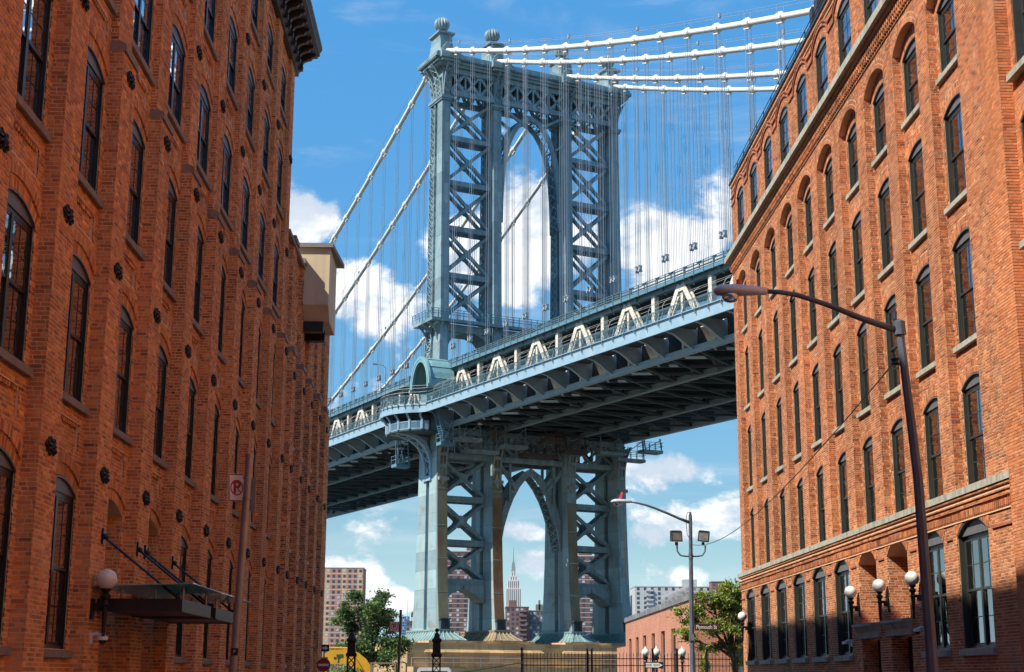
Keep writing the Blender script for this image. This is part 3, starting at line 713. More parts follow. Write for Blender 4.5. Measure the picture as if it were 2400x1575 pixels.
M_brick_r = brick_tex('orange_brickwork_far', (.56, .205, .085), (.50, .175, .072), (.62, .40, .24))
def orange_building():
    B = empty('brick_building', 'bright orange brick building front cut off by the right edge of the picture', 'building', (11.3, 26, GZ)); inv = Vector((-11.3, -26, -GZ))
    K = Bricks([(.58, .215, .085), (.62, .235, .095), (.54, .19, .075), (.60, .25, .12)], .0, 21, .067, .21); W = MB(); TOP = 23.5
    XW, XP = 11.3, 11.02; sl = sill_mesh(2.5, .18, -.1, .36, M_sill_r)
    W.box(XP+DEP, 12, 29.0+DEP, 30.09, GZ, TOP); K.field('x', XP, -1, 29.0, 30.09, GZ, TOP); K.field('y', 29.0, 1, XP, XW, GZ, TOP)
    c = 27.65; S = SILL_O; ops = [(c, 1.1, z+.18, z+2.75, .3, .3) for z in S]; rects = [(c-1.25, c+1.25, z, z+.18) for z in S]
    W.box(XW+DEP, 12, 24, c-1.1, GZ, TOP); W.box(XW+DEP, 12, c+1.1, 29.0, GZ, TOP); W.box(XW+DEP, 12, c-1.1, c+1.1, GZ, S[0]+.18)
    wn = window_set(2.2, 2.57, .3, 'r2')
    for k, z in enumerate(S):
        nb = S[k+1]+.18 if k+1 < len(S) else TOP
        W.prism(arc_pts(c, 1.1, z+2.75, .3)+[(c+1.1, nb), (c-1.1, nb)], lambda a, b, d: (d, a, b), XW+DEP, 12)
        K.arch(XW, -1, c, 1.1, z+2.75, .3, .15); K.arch(XW, -1, c, 1.1, z+2.75, .3, .15, .15)
        wn(B, (XW+.2, c, z+.18), R(90), sl)
    K.field('x', XW, -1, 24, 29.0, GZ, TOP, ops, rects)
    W.box(13.3, 24, 5, 30.09, GZ, TOP); MB().box(11.3, 24, -34.9, 23.98, GZ, TOP).box(-26, 24, -60, -35, GZ, TOP+6).build('unseen_street_block', M_brick_r, B); W.box(12, 13.3, 29.9, 30.09, GZ, TOP); W.build('wall', M_mortar_o, B)  # end box across the street: added, unseen, to block sky light from behind
    MB().box(13.2, 13.25, 24, 29.9, GZ+.1, TOP-.2).build('room_wall', M_dark, B)
    K.build(B, 200)
    for ch in B.children: ch.location = Vector(ch.location)+inv
SILL_O = [1.24, 4.91, 8.58, 12.25]
orange_building()
# ------------------------------------------------------------------ suspension bridge (local x: across, y: along towards the far shore)
STL = (.205, .300, .338)
M_steel = mat('blue_grey_paint', STL, .55, .05, .16, .8, .12, 18, streak=((.30, .30, .25), .45, 1.6), rust=((.17, .085, .04), .5, .5), plates=(3.2, .8))
M_steel2 = mat('bright_blue_paint', (.105, .225, .30), .5, .05, .15, 1.2)
M_fascia = mat('pale_blue_girder_paint', (.27, .41, .50), .5, .05, .12, .7, streak=((.42, .46, .45), .35, 1.))
M_low = mat('weathered_blue_plate', (.265, .385, .42), .55, .05, .16, .5, .15, 20, streak=((.46, .38, .22), .75, 1.1), rust=((.22, .10, .035), .6, .40), plates=(2.6, .75))
M_rust = mat('rust_streaked_plate', (.215, .20, .125), .75, .05, .25, .6, .2, 20, streak=((.23, .095, .03), .75, 1.3))
M_rust2 = mat('heavily_rusted_plate', (.22, .12, .06), .8, .05, .3, .6, .2, 20, streak=((.19, .06, .018), .85, 1.0))
M_cream = mat('cream_truss_paint', (.70, .65, .55), .6, 0, .12, .6, streak=((.30, .20, .12), .45, 1.4))
M_cable = mat('white_cable_wrap', (.72, .71, .66), .55, 0, .10, .8, streak=((.45, .41, .34), .5, 1.2))
M_rope = mat('galvanised_rope', (.40, .41, .42), .5, .3, .15, 1.)
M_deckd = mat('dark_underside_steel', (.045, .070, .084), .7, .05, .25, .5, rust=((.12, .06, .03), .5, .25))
M_verd = mat('verdigris_copper', (.20, .32, .32), .6, .1, .2, 1.5, streak=((.30, .24, .13), .6, 2.), rust=((.11, .17, .17), .5, .8))
M_steel2f = mat('dark_teal_fence_paint', (.11, .19, .225), .5, .1, .15, 2)

BR = empty('suspension_bridge', 'blue-grey steel suspension bridge with a tall arched tower and white cables', 'bridge', (7.51, 214.16, 0), .4607)
UC = (-14.63, -6.1, 6.1, 14.63)
def zt(t): return 42.15+.0125*min(t, 0)-.00004*max(t, 0)**2*0
def depth(z):
    Z = [5.9, 6.3, 7.5, 9.5, 12, 16, 22, 30, 42, 56, 81, 92]; D = [9.4, 9.1, 8.6, 8.1, 7.6, 7.1, 6.6, 6.1, 5.35, 4.75, 4.05, 4.0]
    return float(np.interp(z, Z, D))
def ushift(z): return float(np.interp(z, [5, 40, 48], [-.35, -.30, 0]))
def tower():
    T = empty('tower', parent=BR)
    Zs_low = [6.2, 6.9, 7.6, 8.6, 10, 12, 14.5, 18, 22, 27, 33, 40]; Zs_up = [40, 50, 60, 70, 80, 88.6]
    for i, uc in enumerate(UC):
        col = empty('column', parent=T) if False else None
        w = .78
        def block(zs, ta, tb, wa, mm, name):
            """vertical plate box between fractions ta..tb of the column's depth"""
            b = MB(); b.loft([[(uc+ushift(z)-wa, ta(z), z), (uc+ushift(z)+wa, ta(z), z), (uc+ushift(z)+wa, tb(z), z), (uc+ushift(z)-wa, tb(z), z)] for z in zs]); return b.build(name, mm, T)
        d = depth
        lo = M_low
        block(Zs_low, lambda z: -d(z)/2+.02, lambda z: -.55, w, lo, 'column_plate'); block(Zs_low, lambda z: .55, lambda z: d(z)/2, w, lo, 'column_plate')
        block(Zs_low, lambda z: -.551, lambda z: .551, w-.45, M_steel, 'column_web')
        zc_ = [z for z in Zs_low[2:] if z <= 22]+[24.5]; zd_ = [24.5, 27, 33, 40]
        block(zc_, lambda z: -d(z)/2-.03, lambda z: -d(z)/2+.03, w-.04, M_rust2 if i == 1 else (M_rust if i in (0, 2) else M_low), 'cover_plate'); block(zd_, lambda z: -d(z)/2-.03, lambda z: -d(z)/2+.03, w-.04, M_rust if i < 2 else M_low, 'cover_plate')
        block(Zs_up, lambda z: -d(z)/2, lambda z: -.35, w-.12, M_steel, 'column_plate'); block(Zs_up, lambda z: -.35, lambda z: .3, w-.42, M_steel, 'column_web')
        block(Zs_up, lambda z: .3, lambda z: d(z)/2-.02, w-.34, M_steel, 'column_plate')
        for s in (-1, 1):
            b = MB()      # edge angles and lacing on the side faces
            for e in (.35, None): b.loft([[(uc+ushift(z)+s*(w-.14)-.08, (e or d(z)/2-.22), z), (uc+ushift(z)+s*(w-.14)+.08, (e or d(z)/2-.22), z), (uc+ushift(z)+s*(w-.14)+.08, (e or d(z)/2-.22)+.2, z), (uc+ushift(z)+s*(w-.14)-.08, (e or d(z)/2-.22)+.2, z)] for z in Zs_up])
            z = 42.
            while z < 83:
                h = 1.25; u = uc+s*(w-.13)
                b.bar((u, .45, z), (u, d(z)/2-.12, z+h), .10, .14, (1, 0, 0)); b.bar((u, d(z)/2-.12, z), (u, .45, z+h), .10, .14, (1, 0, 0)); b.bar((u, .45, z), (u, d(z)/2-.12, z), .08, .08)
                z += h
            b.build('lacing', M_steel, T)
        # riveted seams round the lower column
        sm = MB()
        for z in (11.2, 15.8, 20.3, 25.4, 30.2): 
            dd = d(z)/2
            sm.box(uc+ushift(z)-w-.012, uc+ushift(z)-w+.02, -dd, -.57, z, z+.10); sm.box(uc+ushift(z)-w-.012, uc+ushift(z)-w+.02, .57, dd, z, z+.10); sm.box(uc+ushift(z)-w, uc+ushift(z)+w, -dd-.05, -dd+.01, z, z+.10)
        sm.build('seam_plate', M_low, T)
        # ribbed foot
        f = MB(); r = [(5.95, 6.3, .0), (5.7, 6.0, .25), (5.35, 5.6, .75), (5.0, 5.1, 1.55), (4.62, 4.62, 2.1)]
        u0 = uc-.35
        prof = [(4.62, 2.35, 6.9), (4.75, 2.35, 6.9), (4.95, 2.05, 6.5), (5.35, 1.55, 5.8), (5.75, 1.25, 5.3), (5.95, 1.2, 5.2), (6.0, 1.3, 5.35), (6.2, 1.3, 5.35)]
        f.loft([[(u0-a, -b, z), (u0+a, -b, z), (u0+a, b, z), (u0-a, b, z)] for z, a, b in prof])
        for k in range(13):
            q = -5.0+10.0*k/12
            f.tube([(u0-1.28, q*.98, 5.95), (u0-1.32, q*1.0, 5.7), (u0-1.62, q*1.06, 5.3), (u0-2.12, q*1.2, 4.93), (u0-2.42, q*1.27, 4.72)], .10, 5)
        for k in range(5):
            q = -1.1+2.2*k/4
            f.tube([(u0+q, -5.25, 5.95), (u0+q, -5.35, 5.72), (u0+q*1.25, -5.85, 5.33), (u0+q*1.7, -6.55, 4.95), (u0+q*1.9, -6.95, 4.72)], .10, 5)
        f.build('foot', M_verd if i != 1 else mat('rusty_verdigris', (.30, .24, .15), .6, .1, .25, 1.5, streak=((.20, .09, .03), .6, 1.)), T)
        b = MB()          # little balustered foot of the cover plate
        for k in range(6): b.cyl((u0-.62+k*.25, -4.75, 6.2), (u0-.62+k*.25, -4.75, 7.55), .075, n=6)
        b.box(u0-.8, u0+.8, -4.95, -4.3, 7.5, 7.7); b.box(u0-.95, u0+.95, -5.2, -4.2, 6.05, 6.25); b.box(u0-.6, u0+.6, -4.6, -4.2, 6.2, 7.5); b.build('baluster_foot', M_deckd, T)
    def X(ua, ub, z0, z1, nm, mm, wd=.44, gus=.80):
        for t in (-.85, .85):
            for a, b in (((ua, z0), (ub, z1)), ((ua, z1), (ub, z0))): 
                MB().bar((a[0], t, a[1]), (b[0], t, b[1]), wd, .42, (0, 1, 0)).build(nm, mm, T)
            g = MB(); c = (ua+ub)/2; zc = (z0+z1)/2; P = []
            for k in range(16):      # concave-sided gusset
                a = math.pi*2*k/16; r_ = gus*(.52+.48*abs(math.cos(2*(a-math.atan2(z1-z0, ub-ua)))))
                P.append((c+r_*math.cos(a), zc+r_*math.sin(a)))
            g.prism(P, lambda p, q, d_: (p, d_, q), t-.23, t-.21); g.prism(P, lambda p, q, d_: (p, d_, q), t+.21, t+.23); g.build('gusset', mm, T)
        # lacing between the two planes
        l = MB()
        for k in range(1, 6):
            f = k/6; 
            for (a, b) in (((ua, z0), (ub, z1)), ((ua, z1), (ub, z0))):
                p = (a[0]+(b[0]-a[0])*f, a[1]+(b[1]-a[1])*f); q = (a[0]+(b[0]-a[0])*(f+.12), a[1]+(b[1]-a[1])*(f+.12))
                l.bar((p[0], -.8, p[1]), (q[0], .8, q[1]), .07, .07)
        l.build('lacing', mm, T)
    def strut(ua, ub, z, mm, h=.75):
        for t in (-1.0, 1.0): MB().box(ua, ub, t-.28, t+.28, z-h/2, z+h/2).build('strut', mm, T)
        l = MB(); n = 8
        for k in range(n): 
            a = ua+(ub-ua)*k/n; b = ua+(ub-ua)*(k+1)/n; l.bar((a, -1.1, z-h/2+.05), (b, 1.1, z-h/2+.05), .12, .08); l.bar((a, 1.1, z-h/2+.05), (b, -1.1, z-h/2+.05), .12, .08)
        l.build('lacing', mm, T)
    nodes = [84.4, 77.9, 70.9, 63.9, 56.8, 50.2]; low = [30.3, 24.3, 18.2, 12.8]
    for ua, ub in ((-13.95, -6.78), (6.78, 13.95)):
        for a, b in zip(nodes, nodes[1:]): X(ua, ub, b+.3, a-.3, 'brace', M_steel)
        for z in nodes[1:-1]: strut(ua, ub, z, M_steel)
        for a, b in zip(low, low[1:]): X(ua-.3, ub-.3, b+.3, a-.3, 'brace', M_steel, .48, .95)
        for z in low: strut(ua-.3, ub-.3, z, M_steel, .85)
        a = MB(); pts = [(0, 12.4), (.0, 10.4), (.8, 11.0), (1.6, 11.9), (2.6, 12.1)]
        for s, base in ((1, ua-.3), (-1, ub-.3)): 
            a.prism([(base+s*p, q) for p, q in [(0, 12.4), (0, 9.9), (.7, 10.1), (1.7, 11.1), (3.5, 11.9), (3.5, 12.4)]], lambda p, q, d_: (p, d_, q), -1.5, 1.5)
        a.build('arched_brace', M_steel, T)
    # arches between the inner columns
    def arch(pts, th, name, tz=1.7):
        full = [(-u, z) for u, z in reversed(pts)]+pts[1:]
        out = []
        n = len(full)
        for k, (u, z) in enumerate(full):
            p = full[max(k-1, 0)]; q = full[min(k+1, n-1)]; tx, tz_ = q[0]-p[0], q[1]-p[1]; l = math.hypot(tx, tz_); out.append((u-tz_/l*th, z+tx/l*th) if True else 0)
        for t0, t1 in ((-tz-.16, -tz+.16), (tz-.16, tz+.16)):
            a = MB(); rings = [[(full[k][0], t0, full[k][1]), (out[k][0], t0, out[k][1]), (out[k][0], t1, out[k][1]), (full[k][0], t1, full[k][1])] for k in range(n)]; a.loft(rings); a.build(name, M_steel, T)
        s = MB(); s.loft([[(out[k][0], -tz, out[k][1]), (out[k][0], tz, out[k][1])] for k in range(n)], closed=False); l = MB()      # soffit lacing
        for k in range(n-1):
            for f in (0, .5):
                p = [full[k][i]+(full[k+1][i]-full[k][i])*f for i in (0, 1)]; q = [full[k][i]+(full[k+1][i]-full[k][i])*(f+.5) for i in (0, 1)]
                l.bar((p[0], -tz, p[1]+.15), (q[0], tz, q[1]+.15), .12, .10); l.bar((p[0], tz, p[1]+.15), (q[0], -tz, q[1]+.15), .12, .10)
        l.build('soffit_lacing', M_steel, T)
    arch([(0, 82.9), (.8, 82.55), (1.8, 81.7), (2.8, 80.2), (3.6, 78.2), (4.2, 75.6), (4.55, 72.5), (4.7, 69.2), (4.75, 66.0)], .75, 'arch', 1.25)
    arch([(-.05, 28.4), (.8, 27.8), (1.8, 26.6), (2.8, 24.9), (3.6, 23.0), (4.3, 20.8), (4.75, 18.6), (4.9, 17.6)], 1.0, 'arch', 1.3)
    sp = MB()
    for t in (-1.7, 1.7):
        for s in (-1, 1): sp.bar((s*5.4, t, 84.2), (s*2.2, t, 82.2), .4, .3, (0, 1, 0)); sp.bar((s*5.4, t, 79.6), (s*4.0, t, 78.7), .3, .3, (0, 1, 0)); sp.bar((s*5.4, t, 29.8), (s*2.6, t, 26.2), .5, .35, (0, 1, 0)); sp.bar((s*3.6, t, 29.8), (s*3.6, t, 24.4), .35, .35)
    sp.build('spandrel_strut', M_steel, T)
    # top and lower portal beams: chords with lattice panels
    def portal(z0, z1, ua, ub, n, t, mm):
        b = MB(); b.box(ua, ub, t-.3, t+.3, z0, z0+.75); b.box(ua, ub, t-.3, t+.3, z1-.75, z1); b.build('portal_chord', mm, T)
        l = MB()
        for k in range(n):
            a = ua+(ub-ua)*k/n; c = ua+(ub-ua)*(k+1)/n; m_ = (a+c)/2
            l.box(a-.12, a+.12, t-.2, t+.2, z0+.75, z1-.75)
            l.bar((a, t, z0+.6), (c, t, z1-.6), .36, .3, (0, 1, 0)); l.bar((a, t, z1-.6), (c, t, z0+.6), .36, .3, (0, 1, 0))
            for f in (.25, .75): 
                q = a+(c-a)*f; l.bar((q, t, z0+.6), (m_, t, (z0+z1)/2), .14, .12, (0, 1, 0)); l.bar((q, t, z1-.6), (m_, t, (z0+z1)/2), .14, .12, (0, 1, 0))
        l.build('portal_lattice', mm, T)
    for t in (-1.95, 1.95):
        portal(84.25, 88.5, -14, -6.7, 3, t, M_steel); portal(84.25, 88.5, -5.5, 5.5, 4, t, M_steel); portal(84.25, 88.5, 6.7, 14, 3, t, M_steel)
        portal(29.9, 34.2, -14.2, -6.9, 2, t, M_steel); portal(29.9, 34.2, -5.6, 5.2, 4, t, M_steel); portal(29.9, 34.2, 6.4, 13.6, 2, t, M_steel)
    MB().box(-14, 14, -1.6, 1.6, 88.4, 88.6).build('soffit', M_deckd, T)
    # cornice, breaking forward over each column
    c = MB(); c.box(-16.2, 16.2, -2.7, 2.7, 88.55, 88.95); c.box(-16.6, 16.6, -3.05, 3.05, 88.95, 89.3); c.box(-17.0, 17.0, -3.4, 3.4, 89.5, 90.0); c.box(-16.7, 16.7, -3.1, 3.1, 90.0, 90.4); c.box(-16.0, 16.0, -2.4, 2.4, 90.4, 90.7)
    c.box(-16.5, 16.5, -2.95, 2.95, 89.3, 89.5)
    for uc in UC: c.box(uc-1.5, uc+1.5, -3.62, 3.62, 88.9, 89.32); c.box(uc-1.75, uc+1.75, -3.95, 3.95, 89.32, 90.05); c.box(uc-1.6, uc+1.6, -3.6, 3.6, 90.05, 90.45)
    c.build('cornice', M_steel, T)
    dn = MB(); u = -16.5
    while u < 16.5: dn.box(u, u+.16, -3.36, -3.0, 89.3, 89.5); u += .34
    t = -2.9
    while t < 2.9: dn.box(-16.95, -16.5, t, t+.16, 89.3, 89.5); t += .34
    dn.build('dentils', M_steel, T)
    for i, uc in enumerate(UC):
        # curved laced consoles under the cornice, and the collar below them
        b = MB()
        arcp = [(0., 83.9), (.05, 85.0), (.25, 86.2), (.65, 87.4), (1.25, 88.3), (1.55, 88.7)]
        for off in (-.5, .5):
            b.tube([(uc+off, -2.05-a, z) for a, z in arcp], .13, 4)
        for (a, z), (e, w_) in zip(arcp, arcp[1:]): b.bar((uc-.5, -2.05-a, z), (uc+.5, -2.05-e, w_), .12, .12); b.bar((uc+.5, -2.05-a, z), (uc-.5, -2.05-e, w_), .12, .12)
        if i in (0, 3):
            s = -1 if i == 0 else 1
            for tt in (-1.6, -.2, .9, 1.7):
                b.tube([(uc+s*(.7+a), tt, z) for a, z in arcp], .13, 4)
            for (a, z), (e, w_) in zip(arcp, arcp[1:]):
                for ta, tb in ((-1.6, -.2), (.9, 1.7)): b.bar((uc+s*(.7+a), ta, z), (uc+s*(.7+e), tb, w_), .12, .12); b.bar((uc+s*(.7+a), tb, z), (uc+s*(.7+e), ta, w_), .12, .12)
        b.build('console', M_steel, T)
        MB().box(uc-.95, uc+.95, -2.4, 2.4, 83.55, 84.0).build('collar', M_steel, T)
        MB().box(uc-.85, uc+.85, -2.25, 2.25, 83.3, 83.55).build('collar', M_steel, T)
        # saddle housing and ribbed ball
        p = MB(); p.loft([[(uc-a, -b_, z), (uc+a, -b_, z), (uc+a, b_, z), (uc-a, b_, z)] for z, a, b_ in ((90.45, 1.35, 2.9), (91.0, 1.2, 2.3), (91.8, 1.1, 1.85), (93.0, 1.02, 1.6), (94.0, 1.0, 1.5), (94.05, 1.35, 1.85), (94.35, 1.35, 1.85), (94.4, 1.0, 1.2), (94.6, .55, .6))])
        p.cyl((uc, -1.2, 91.75), (uc, -2.15, 91.4), .78, n=16); p.cyl((uc, 1.2, 91.75), (uc, 2.2, 91.3), .78, n=16)
        for s in (-1, 1): p.prism([(uc+s*.35-.28, 93.1), (uc+s*.35+.28, 93.1), (uc+s*.35+.16, 91.6), (uc+s*.35-.16, 91.6)], lambda a, z, d_: (a, d_, z), -2.02, -1.7) if False else None
        p.box(uc-1.12, uc-.62, -2.05, -1.5, 91.3, 92.9); p.build('saddle_housing', M_steel, T)
        f = MB(); f.lathe([(.55, 94.5), (.5, 94.8), (.68, 94.95), (.5, 95.1)], (uc, 0, 0), 12)
        rings = []
        for k in range(13):
            a = math.pi*(.06+.92*k/12); rings.append([(uc+1.12*math.sin(a)*(1+.07*math.cos(16*q))*math.cos(q), 1.12*math.sin(a)*(1+.07*math.cos(16*q))*math.sin(q), 96.1-1.12*math.cos(a)) for q in [2*math.pi*j/64 for j in range(64)]])
        f.loft(rings); f.lathe([(.3, 97.1), (.28, 97.2), (.1, 97.25)], (uc, 0, 0), 8); f.build('ball_finial', M_steel, T)
    # gallery round the tower above the road
    g = MB(); g.box(-17.0, 17.0, -3.3, -2.3, 49.3, 49.75); g.box(-17.0, 17.0, 2.3, 3.3, 49.3, 49.75); g.box(-17.0, -15.6, -2.3, 2.3, 49.3, 49.75); g.box(15.6, 17, -2.3, 2.3, 49.3, 49.75)
    g.box(-14, -6.8, -2.0, 2.0, 48.2, 49.3); g.box(6.8, 14, -2, 2, 48.2, 49.3); g.box(-5.4, 5.4, -2, 2, 48.4, 49.3); g.build('gallery', M_steel, T)
    for s, base in ((1, -13.9), (-1, -6.9), (1, -5.4), (-1, 5.4), (1, 6.9), (-1, 13.9)):
        MB().prism([(base, 48.3), (base, 45.6), (base+s*.35, 46.6), (base+s*1.1, 47.6), (base+s*2.4, 48.1), (base+s*2.4, 48.3)], lambda a, z, d_: (a, d_, z), -1.8, 1.8).build('arched_brace', M_steel, T)
    for uc in UC:
        b = MB()
        for u in (uc-.5, uc+.5): b.tube([(u, -2.2, 47.2), (u, -2.35, 48.2), (u, -2.7, 48.9), (u, -3.2, 49.3)], .15, 5)
        if uc == UC[0]:
            for t in (-1.8, 0, 1.8): b.tube([(uc-.8, t, 46.9), (uc-1.0, t, 48.0), (uc-1.5, t, 48.8), (uc-2.3, t, 49.3)], .18, 5)
        b.build('gallery_bracket', M_steel, T)
    r = MB()
    for k in range(35): r.bar((-17+k, -3.25, 49.75), (-17+k, -3.35, 51.05), .09, .14)
    for z in (50.3, 50.7, 51.05): r.bar((-17, -3.3, z), (17, -3.3, z), .07, .07)
    for k in range(7): r.bar((-17.0, -3.3+k*1.1, 49.75), (-17.12, -3.3+k*1.1, 51.05), .09, .14)
    for z in (50.3, 50.7, 51.05): r.bar((-17.05, -3.3, z), (-17.05, 3.3, z), .07, .07)
    nx = 170
    for k in range(nx): u = -17+34*k/nx; r.bar((u, -3.3, 49.8), (u+.5, -3.3, 50.65), .022, .022); r.bar((u+.5, -3.3, 49.8), (u, -3.3, 50.65), .022, .022)
    r.build('gallery_railing', M_steel2, T)
tower()

def cables():
    zs = lambda t: 92.0+.408*t+.00077*t*t if t < 0 else 92.0-.462*t+.0009*t*t
    band = MB(); band.tube([(0, -.5, 0), (0, -.42, 0), (0, .42, 0), (0, .5, 0)], [.38, .47, .47, .38], 12)
    band.box(-.12, .12, -.42, .42, -.66, -.40); band.box(-.14, .14, -.35, .35, .44, .55); bm = band.mesh('cable_band', M_cable)
    for i, u in enumerate(UC):
        for sgn, T0, T1 in ((-1, -1.6, -150.), (1, 1.6, 160.)):
            n = 60; ts = [T0+(T1-T0)*k/n for k in range(n+1)]
            c = MB().tube([(u, t, zs(t)) for t in ts], .33, 12).build('main_cable', M_cable, BR, smooth=True)
            h = MB()
            for s in (-.42, .42): h.tube([(u+s, t, zs(t)+1.25) for t in ts], .022, 4)
            k = 1
            while k*5.35 < abs(T1)-4:
                t = sgn*k*5.35
                if abs(t) < 118:
                    sl = (zs(t+.5)-zs(t-.5))
                    o = put('cable_band', bm, c, loc=(u, t, zs(t))); o.rotation_euler = (math.atan(sl), 0, 0)
                for s in (-.42, .42): h.bar((u+s, t, zs(t)+.2), (u+s, t, zs(t)+1.3), .035, .035)
                if k % 3 == 1: h.box(u+.30, u+.54, t-.12, t+.12, zs(t)+1.3, zs(t)+1.75)
                k += 1
            h.build('hand_ropes', M_rope, BR)
            k = 1
            while k*5.35 < (96 if sgn < 0 else 102):
                t = sgn*k*5.35; top = zs(t); bot = zt(t)+.4
                if top-bot > 2:
                    r = MB(); rr = .036
                    for a in (-.13, .13):
                        for b in (-.34, .34): r.bar((u+a, t+b, top-.25), (u+a, t+b, bot+.9), rr, rr)
                    for b in (-.34, .34):
                        zc = bot+2.4; r.box(u-.24, u+.24, t+b-.10, t+b+.10, zc, zc+.22); r.box(u-.16, u+.16, t+b-.16, t+b+.16, zc+.22, zc+.60); r.box(u-.24, u+.24, t+b-.10, t+b+.10, zc+.60, zc+.75)
                    r.box(u-.05, u+.05, t-.5, t+.5, bot+2.6, bot+2.72)
                    r.build('hanger', M_rope, BR)
                k += 1
cables()

PAN = 5.35
def deck():
    D = empty('deck', parent=BR)
    def sheet(u0, u1, z0, z1, name, mm, ta=-150., tb=150.):
        """a long member following the road's grade"""
        m = MB(); m.loft([[(u0, t, zt(t)+z0), (u1, t, zt(t)+z0), (u1, t, zt(t)+z1), (u0, t, zt(t)+z1)] for t in (ta, -75., 0., tb) if ta <= t <= tb]); return m.build(name, mm, D)
    # trusses
    for u in UC:
        mm = M_cream if u < -10 else M_steel
        sheet(u-.3, u+.3, -.75, -.05, 'top_chord', M_steel); sheet(u-.34, u+.34, -8.3, -7.65, 'bottom_chord', M_fascia if abs(u) > 10 else M_steel)
        for k in range(-15, 14):
            t = -8.6+10.7*k*1.0 if k <= 0 else None
        ts = [-8.6-10.7*k for k in range(0, 11)]+[7.2+10.4*k for k in range(0, 11)]
        if abs(u) < 10: ts = [t for t in ts if -105 < t < 95]
        for t in ts:
            z = zt(t)
            for s in (-1, 1):
                d_ = MB(); d_.bar((u-.2, t+s*.25, z-.55), (u-.2, t+s*5.2, z-7.9), .12, .55, (1, 0, 0)) if False else None
                a, b = Vector((u, t+s*.3, z-.5)), Vector((u, t+s*5.2, z-7.9))
                for o in (-.27, .27): d_.bar(a+Vector((o, 0, 0)), b+Vector((o, 0, 0)), .62, .10, (1, 0, 0))
                if u < -10:
                    n = 9
                    for q in range(n):
                        p0, p1 = a.lerp(b, q/n), a.lerp(b, (q+1)/n)
                        d_.bar(p0+Vector((-.26, s*.2, 0)), p1+Vector((.26, s*.2, 0)), .05, .04)
                d_.build('truss_diagonal', mm, D)
            g = MB(); g.prism([(t-.75, z-.75), (t+.75, z-.75), (t+.85, z-1.25), (t-.85, z-1.25)], lambda a, b, c: (c, a, b), u-.34, u-.31); g.prism([(t-.75, z-.75), (t+.75, z-.75), (t+.85, z-1.25), (t-.85, z-1.25)], lambda a, b, c: (c, a, b), u+.31, u+.34); g.build('gusset', mm, D)
            MB().box(u-.16, u+.16, t-.2, t+.2, z-7.9, z-1.3).build('hanger_post', mm, D)
            e = t+5.35 if t > 0 else t-5.35
            MB().box(u-.3, u+.3, e-.3, e+.3, zt(e)-7.9, zt(e)-.7).build('truss_post', mm, D)
    # upper roadways, one each side, with their edge girder, cantilevers and rail
    for s in (-1, 1):
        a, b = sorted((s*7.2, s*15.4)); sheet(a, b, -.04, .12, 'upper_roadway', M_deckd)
        a, b = sorted((s*15.35, s*15.55)); sheet(a, b, -.30, .10, 'edge_girder', M_steel2 if s < 0 else M_steel)
        sheet(a+s*.03, b+s*.03, .102, .16, 'kerb_rail', M_steel)
        r = MB()
        for z in (.38, .62, .90):
            r.loft([[(s*15.5-.035, t, zt(t)+z), (s*15.5+.035, t, zt(t)+z), (s*15.5+.035, t, zt(t)+z+.06), (s*15.5-.035, t, zt(t)+z+.06)] for t in (-150, 0, 150)])
        t = -110.
        while t < 110: r.box(s*15.58-.05, s*15.58+.05, t-.06, t+.06, zt(t)-.4, zt(t)+.95); t += 1.78
        r.build('road_railing', M_steel2f, D)
        sheet(s*14.4-.06, s*14.4+.06, 1.15, 1.27, 'pipe_rail', M_deckd); sheet(s*14.6-.05, s*14.6+.05, .7, .8, 'pipe_rail', M_deckd)
        lt = MB(); t = -105.
        while t < 100: lt.box(s*14.4-.12, s*14.4+.12, t-.3, t+.3, zt(t)+1.27, zt(t)+1.42); lt.box(s*14.4-.05, s*14.4+.05, t-.05, t+.05, zt(t)+.1, zt(t)+1.2); t += 2.67
        lt.build('rail_fittings', M_deckd, D)
        for k in range(-20, 19):
            t = k*PAN; c = MB(); z = zt(t)
            c.prism([(s*14.6, z-1.0), (s*14.6, z-.05), (s*15.35, z-.05), (s*15.35, z-.35)], lambda p, q, d_: (p, d_, q), t-.10, t+.10); c.build('cantilever', M_steel, D)
    # lower roadway and rail tracks, floor beams, stringers, laterals
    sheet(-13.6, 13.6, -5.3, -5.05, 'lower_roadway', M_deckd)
    for k in range(-21, 20):
        t = k*PAN; z = zt(t)
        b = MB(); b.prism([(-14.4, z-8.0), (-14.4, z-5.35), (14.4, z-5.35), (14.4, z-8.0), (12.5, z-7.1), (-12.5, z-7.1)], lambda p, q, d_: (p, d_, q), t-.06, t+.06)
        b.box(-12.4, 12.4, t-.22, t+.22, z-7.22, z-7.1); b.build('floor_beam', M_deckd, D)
        for s in (-1, 1):
            # curved bracket carrying the footway
            c = MB(); pr = [(14.3, -5.9), (19.0, -5.9), (19.0, -6.35), (18.4, -6.45), (17.4, -6.65), (16.6, -7.1), (15.9, -7.6), (15.2, -7.95), (14.3, -8.1)]
            c.prism([(s*p, z+q) for p, q in pr], lambda p, q, d_: (p, d_, q), t-.05, t+.05)
            for p, q in zip(pr[2:], pr[3:]): c.bar((s*p[0], t, z+p[1]), (s*q[0], t, z+q[1]), .42, .05)
            c.build('footway_bracket', M_fascia if s < 0 else M_steel, D)
        l = MB(); z2 = zt(t+PAN)
        for ua, ub in ((-14.4, -6.1), (-6.1, 6.1), (6.1, 14.4)):
            l.bar((ua, t, z-7.95), (ub, t+PAN, z2-7.95), .32, .28); l.bar((ub, t, z-7.95), (ua, t+PAN, z2-7.95), .32, .28)
        l.build('lateral_brace', M_deckd, D)
    for u in (-12, -10, -8, -4, -2, 0, 2, 4, 8, 10, 12): sheet(u-.14, u+.14, -6.2, -5.3, 'stringer', M_deckd, -112, 105)
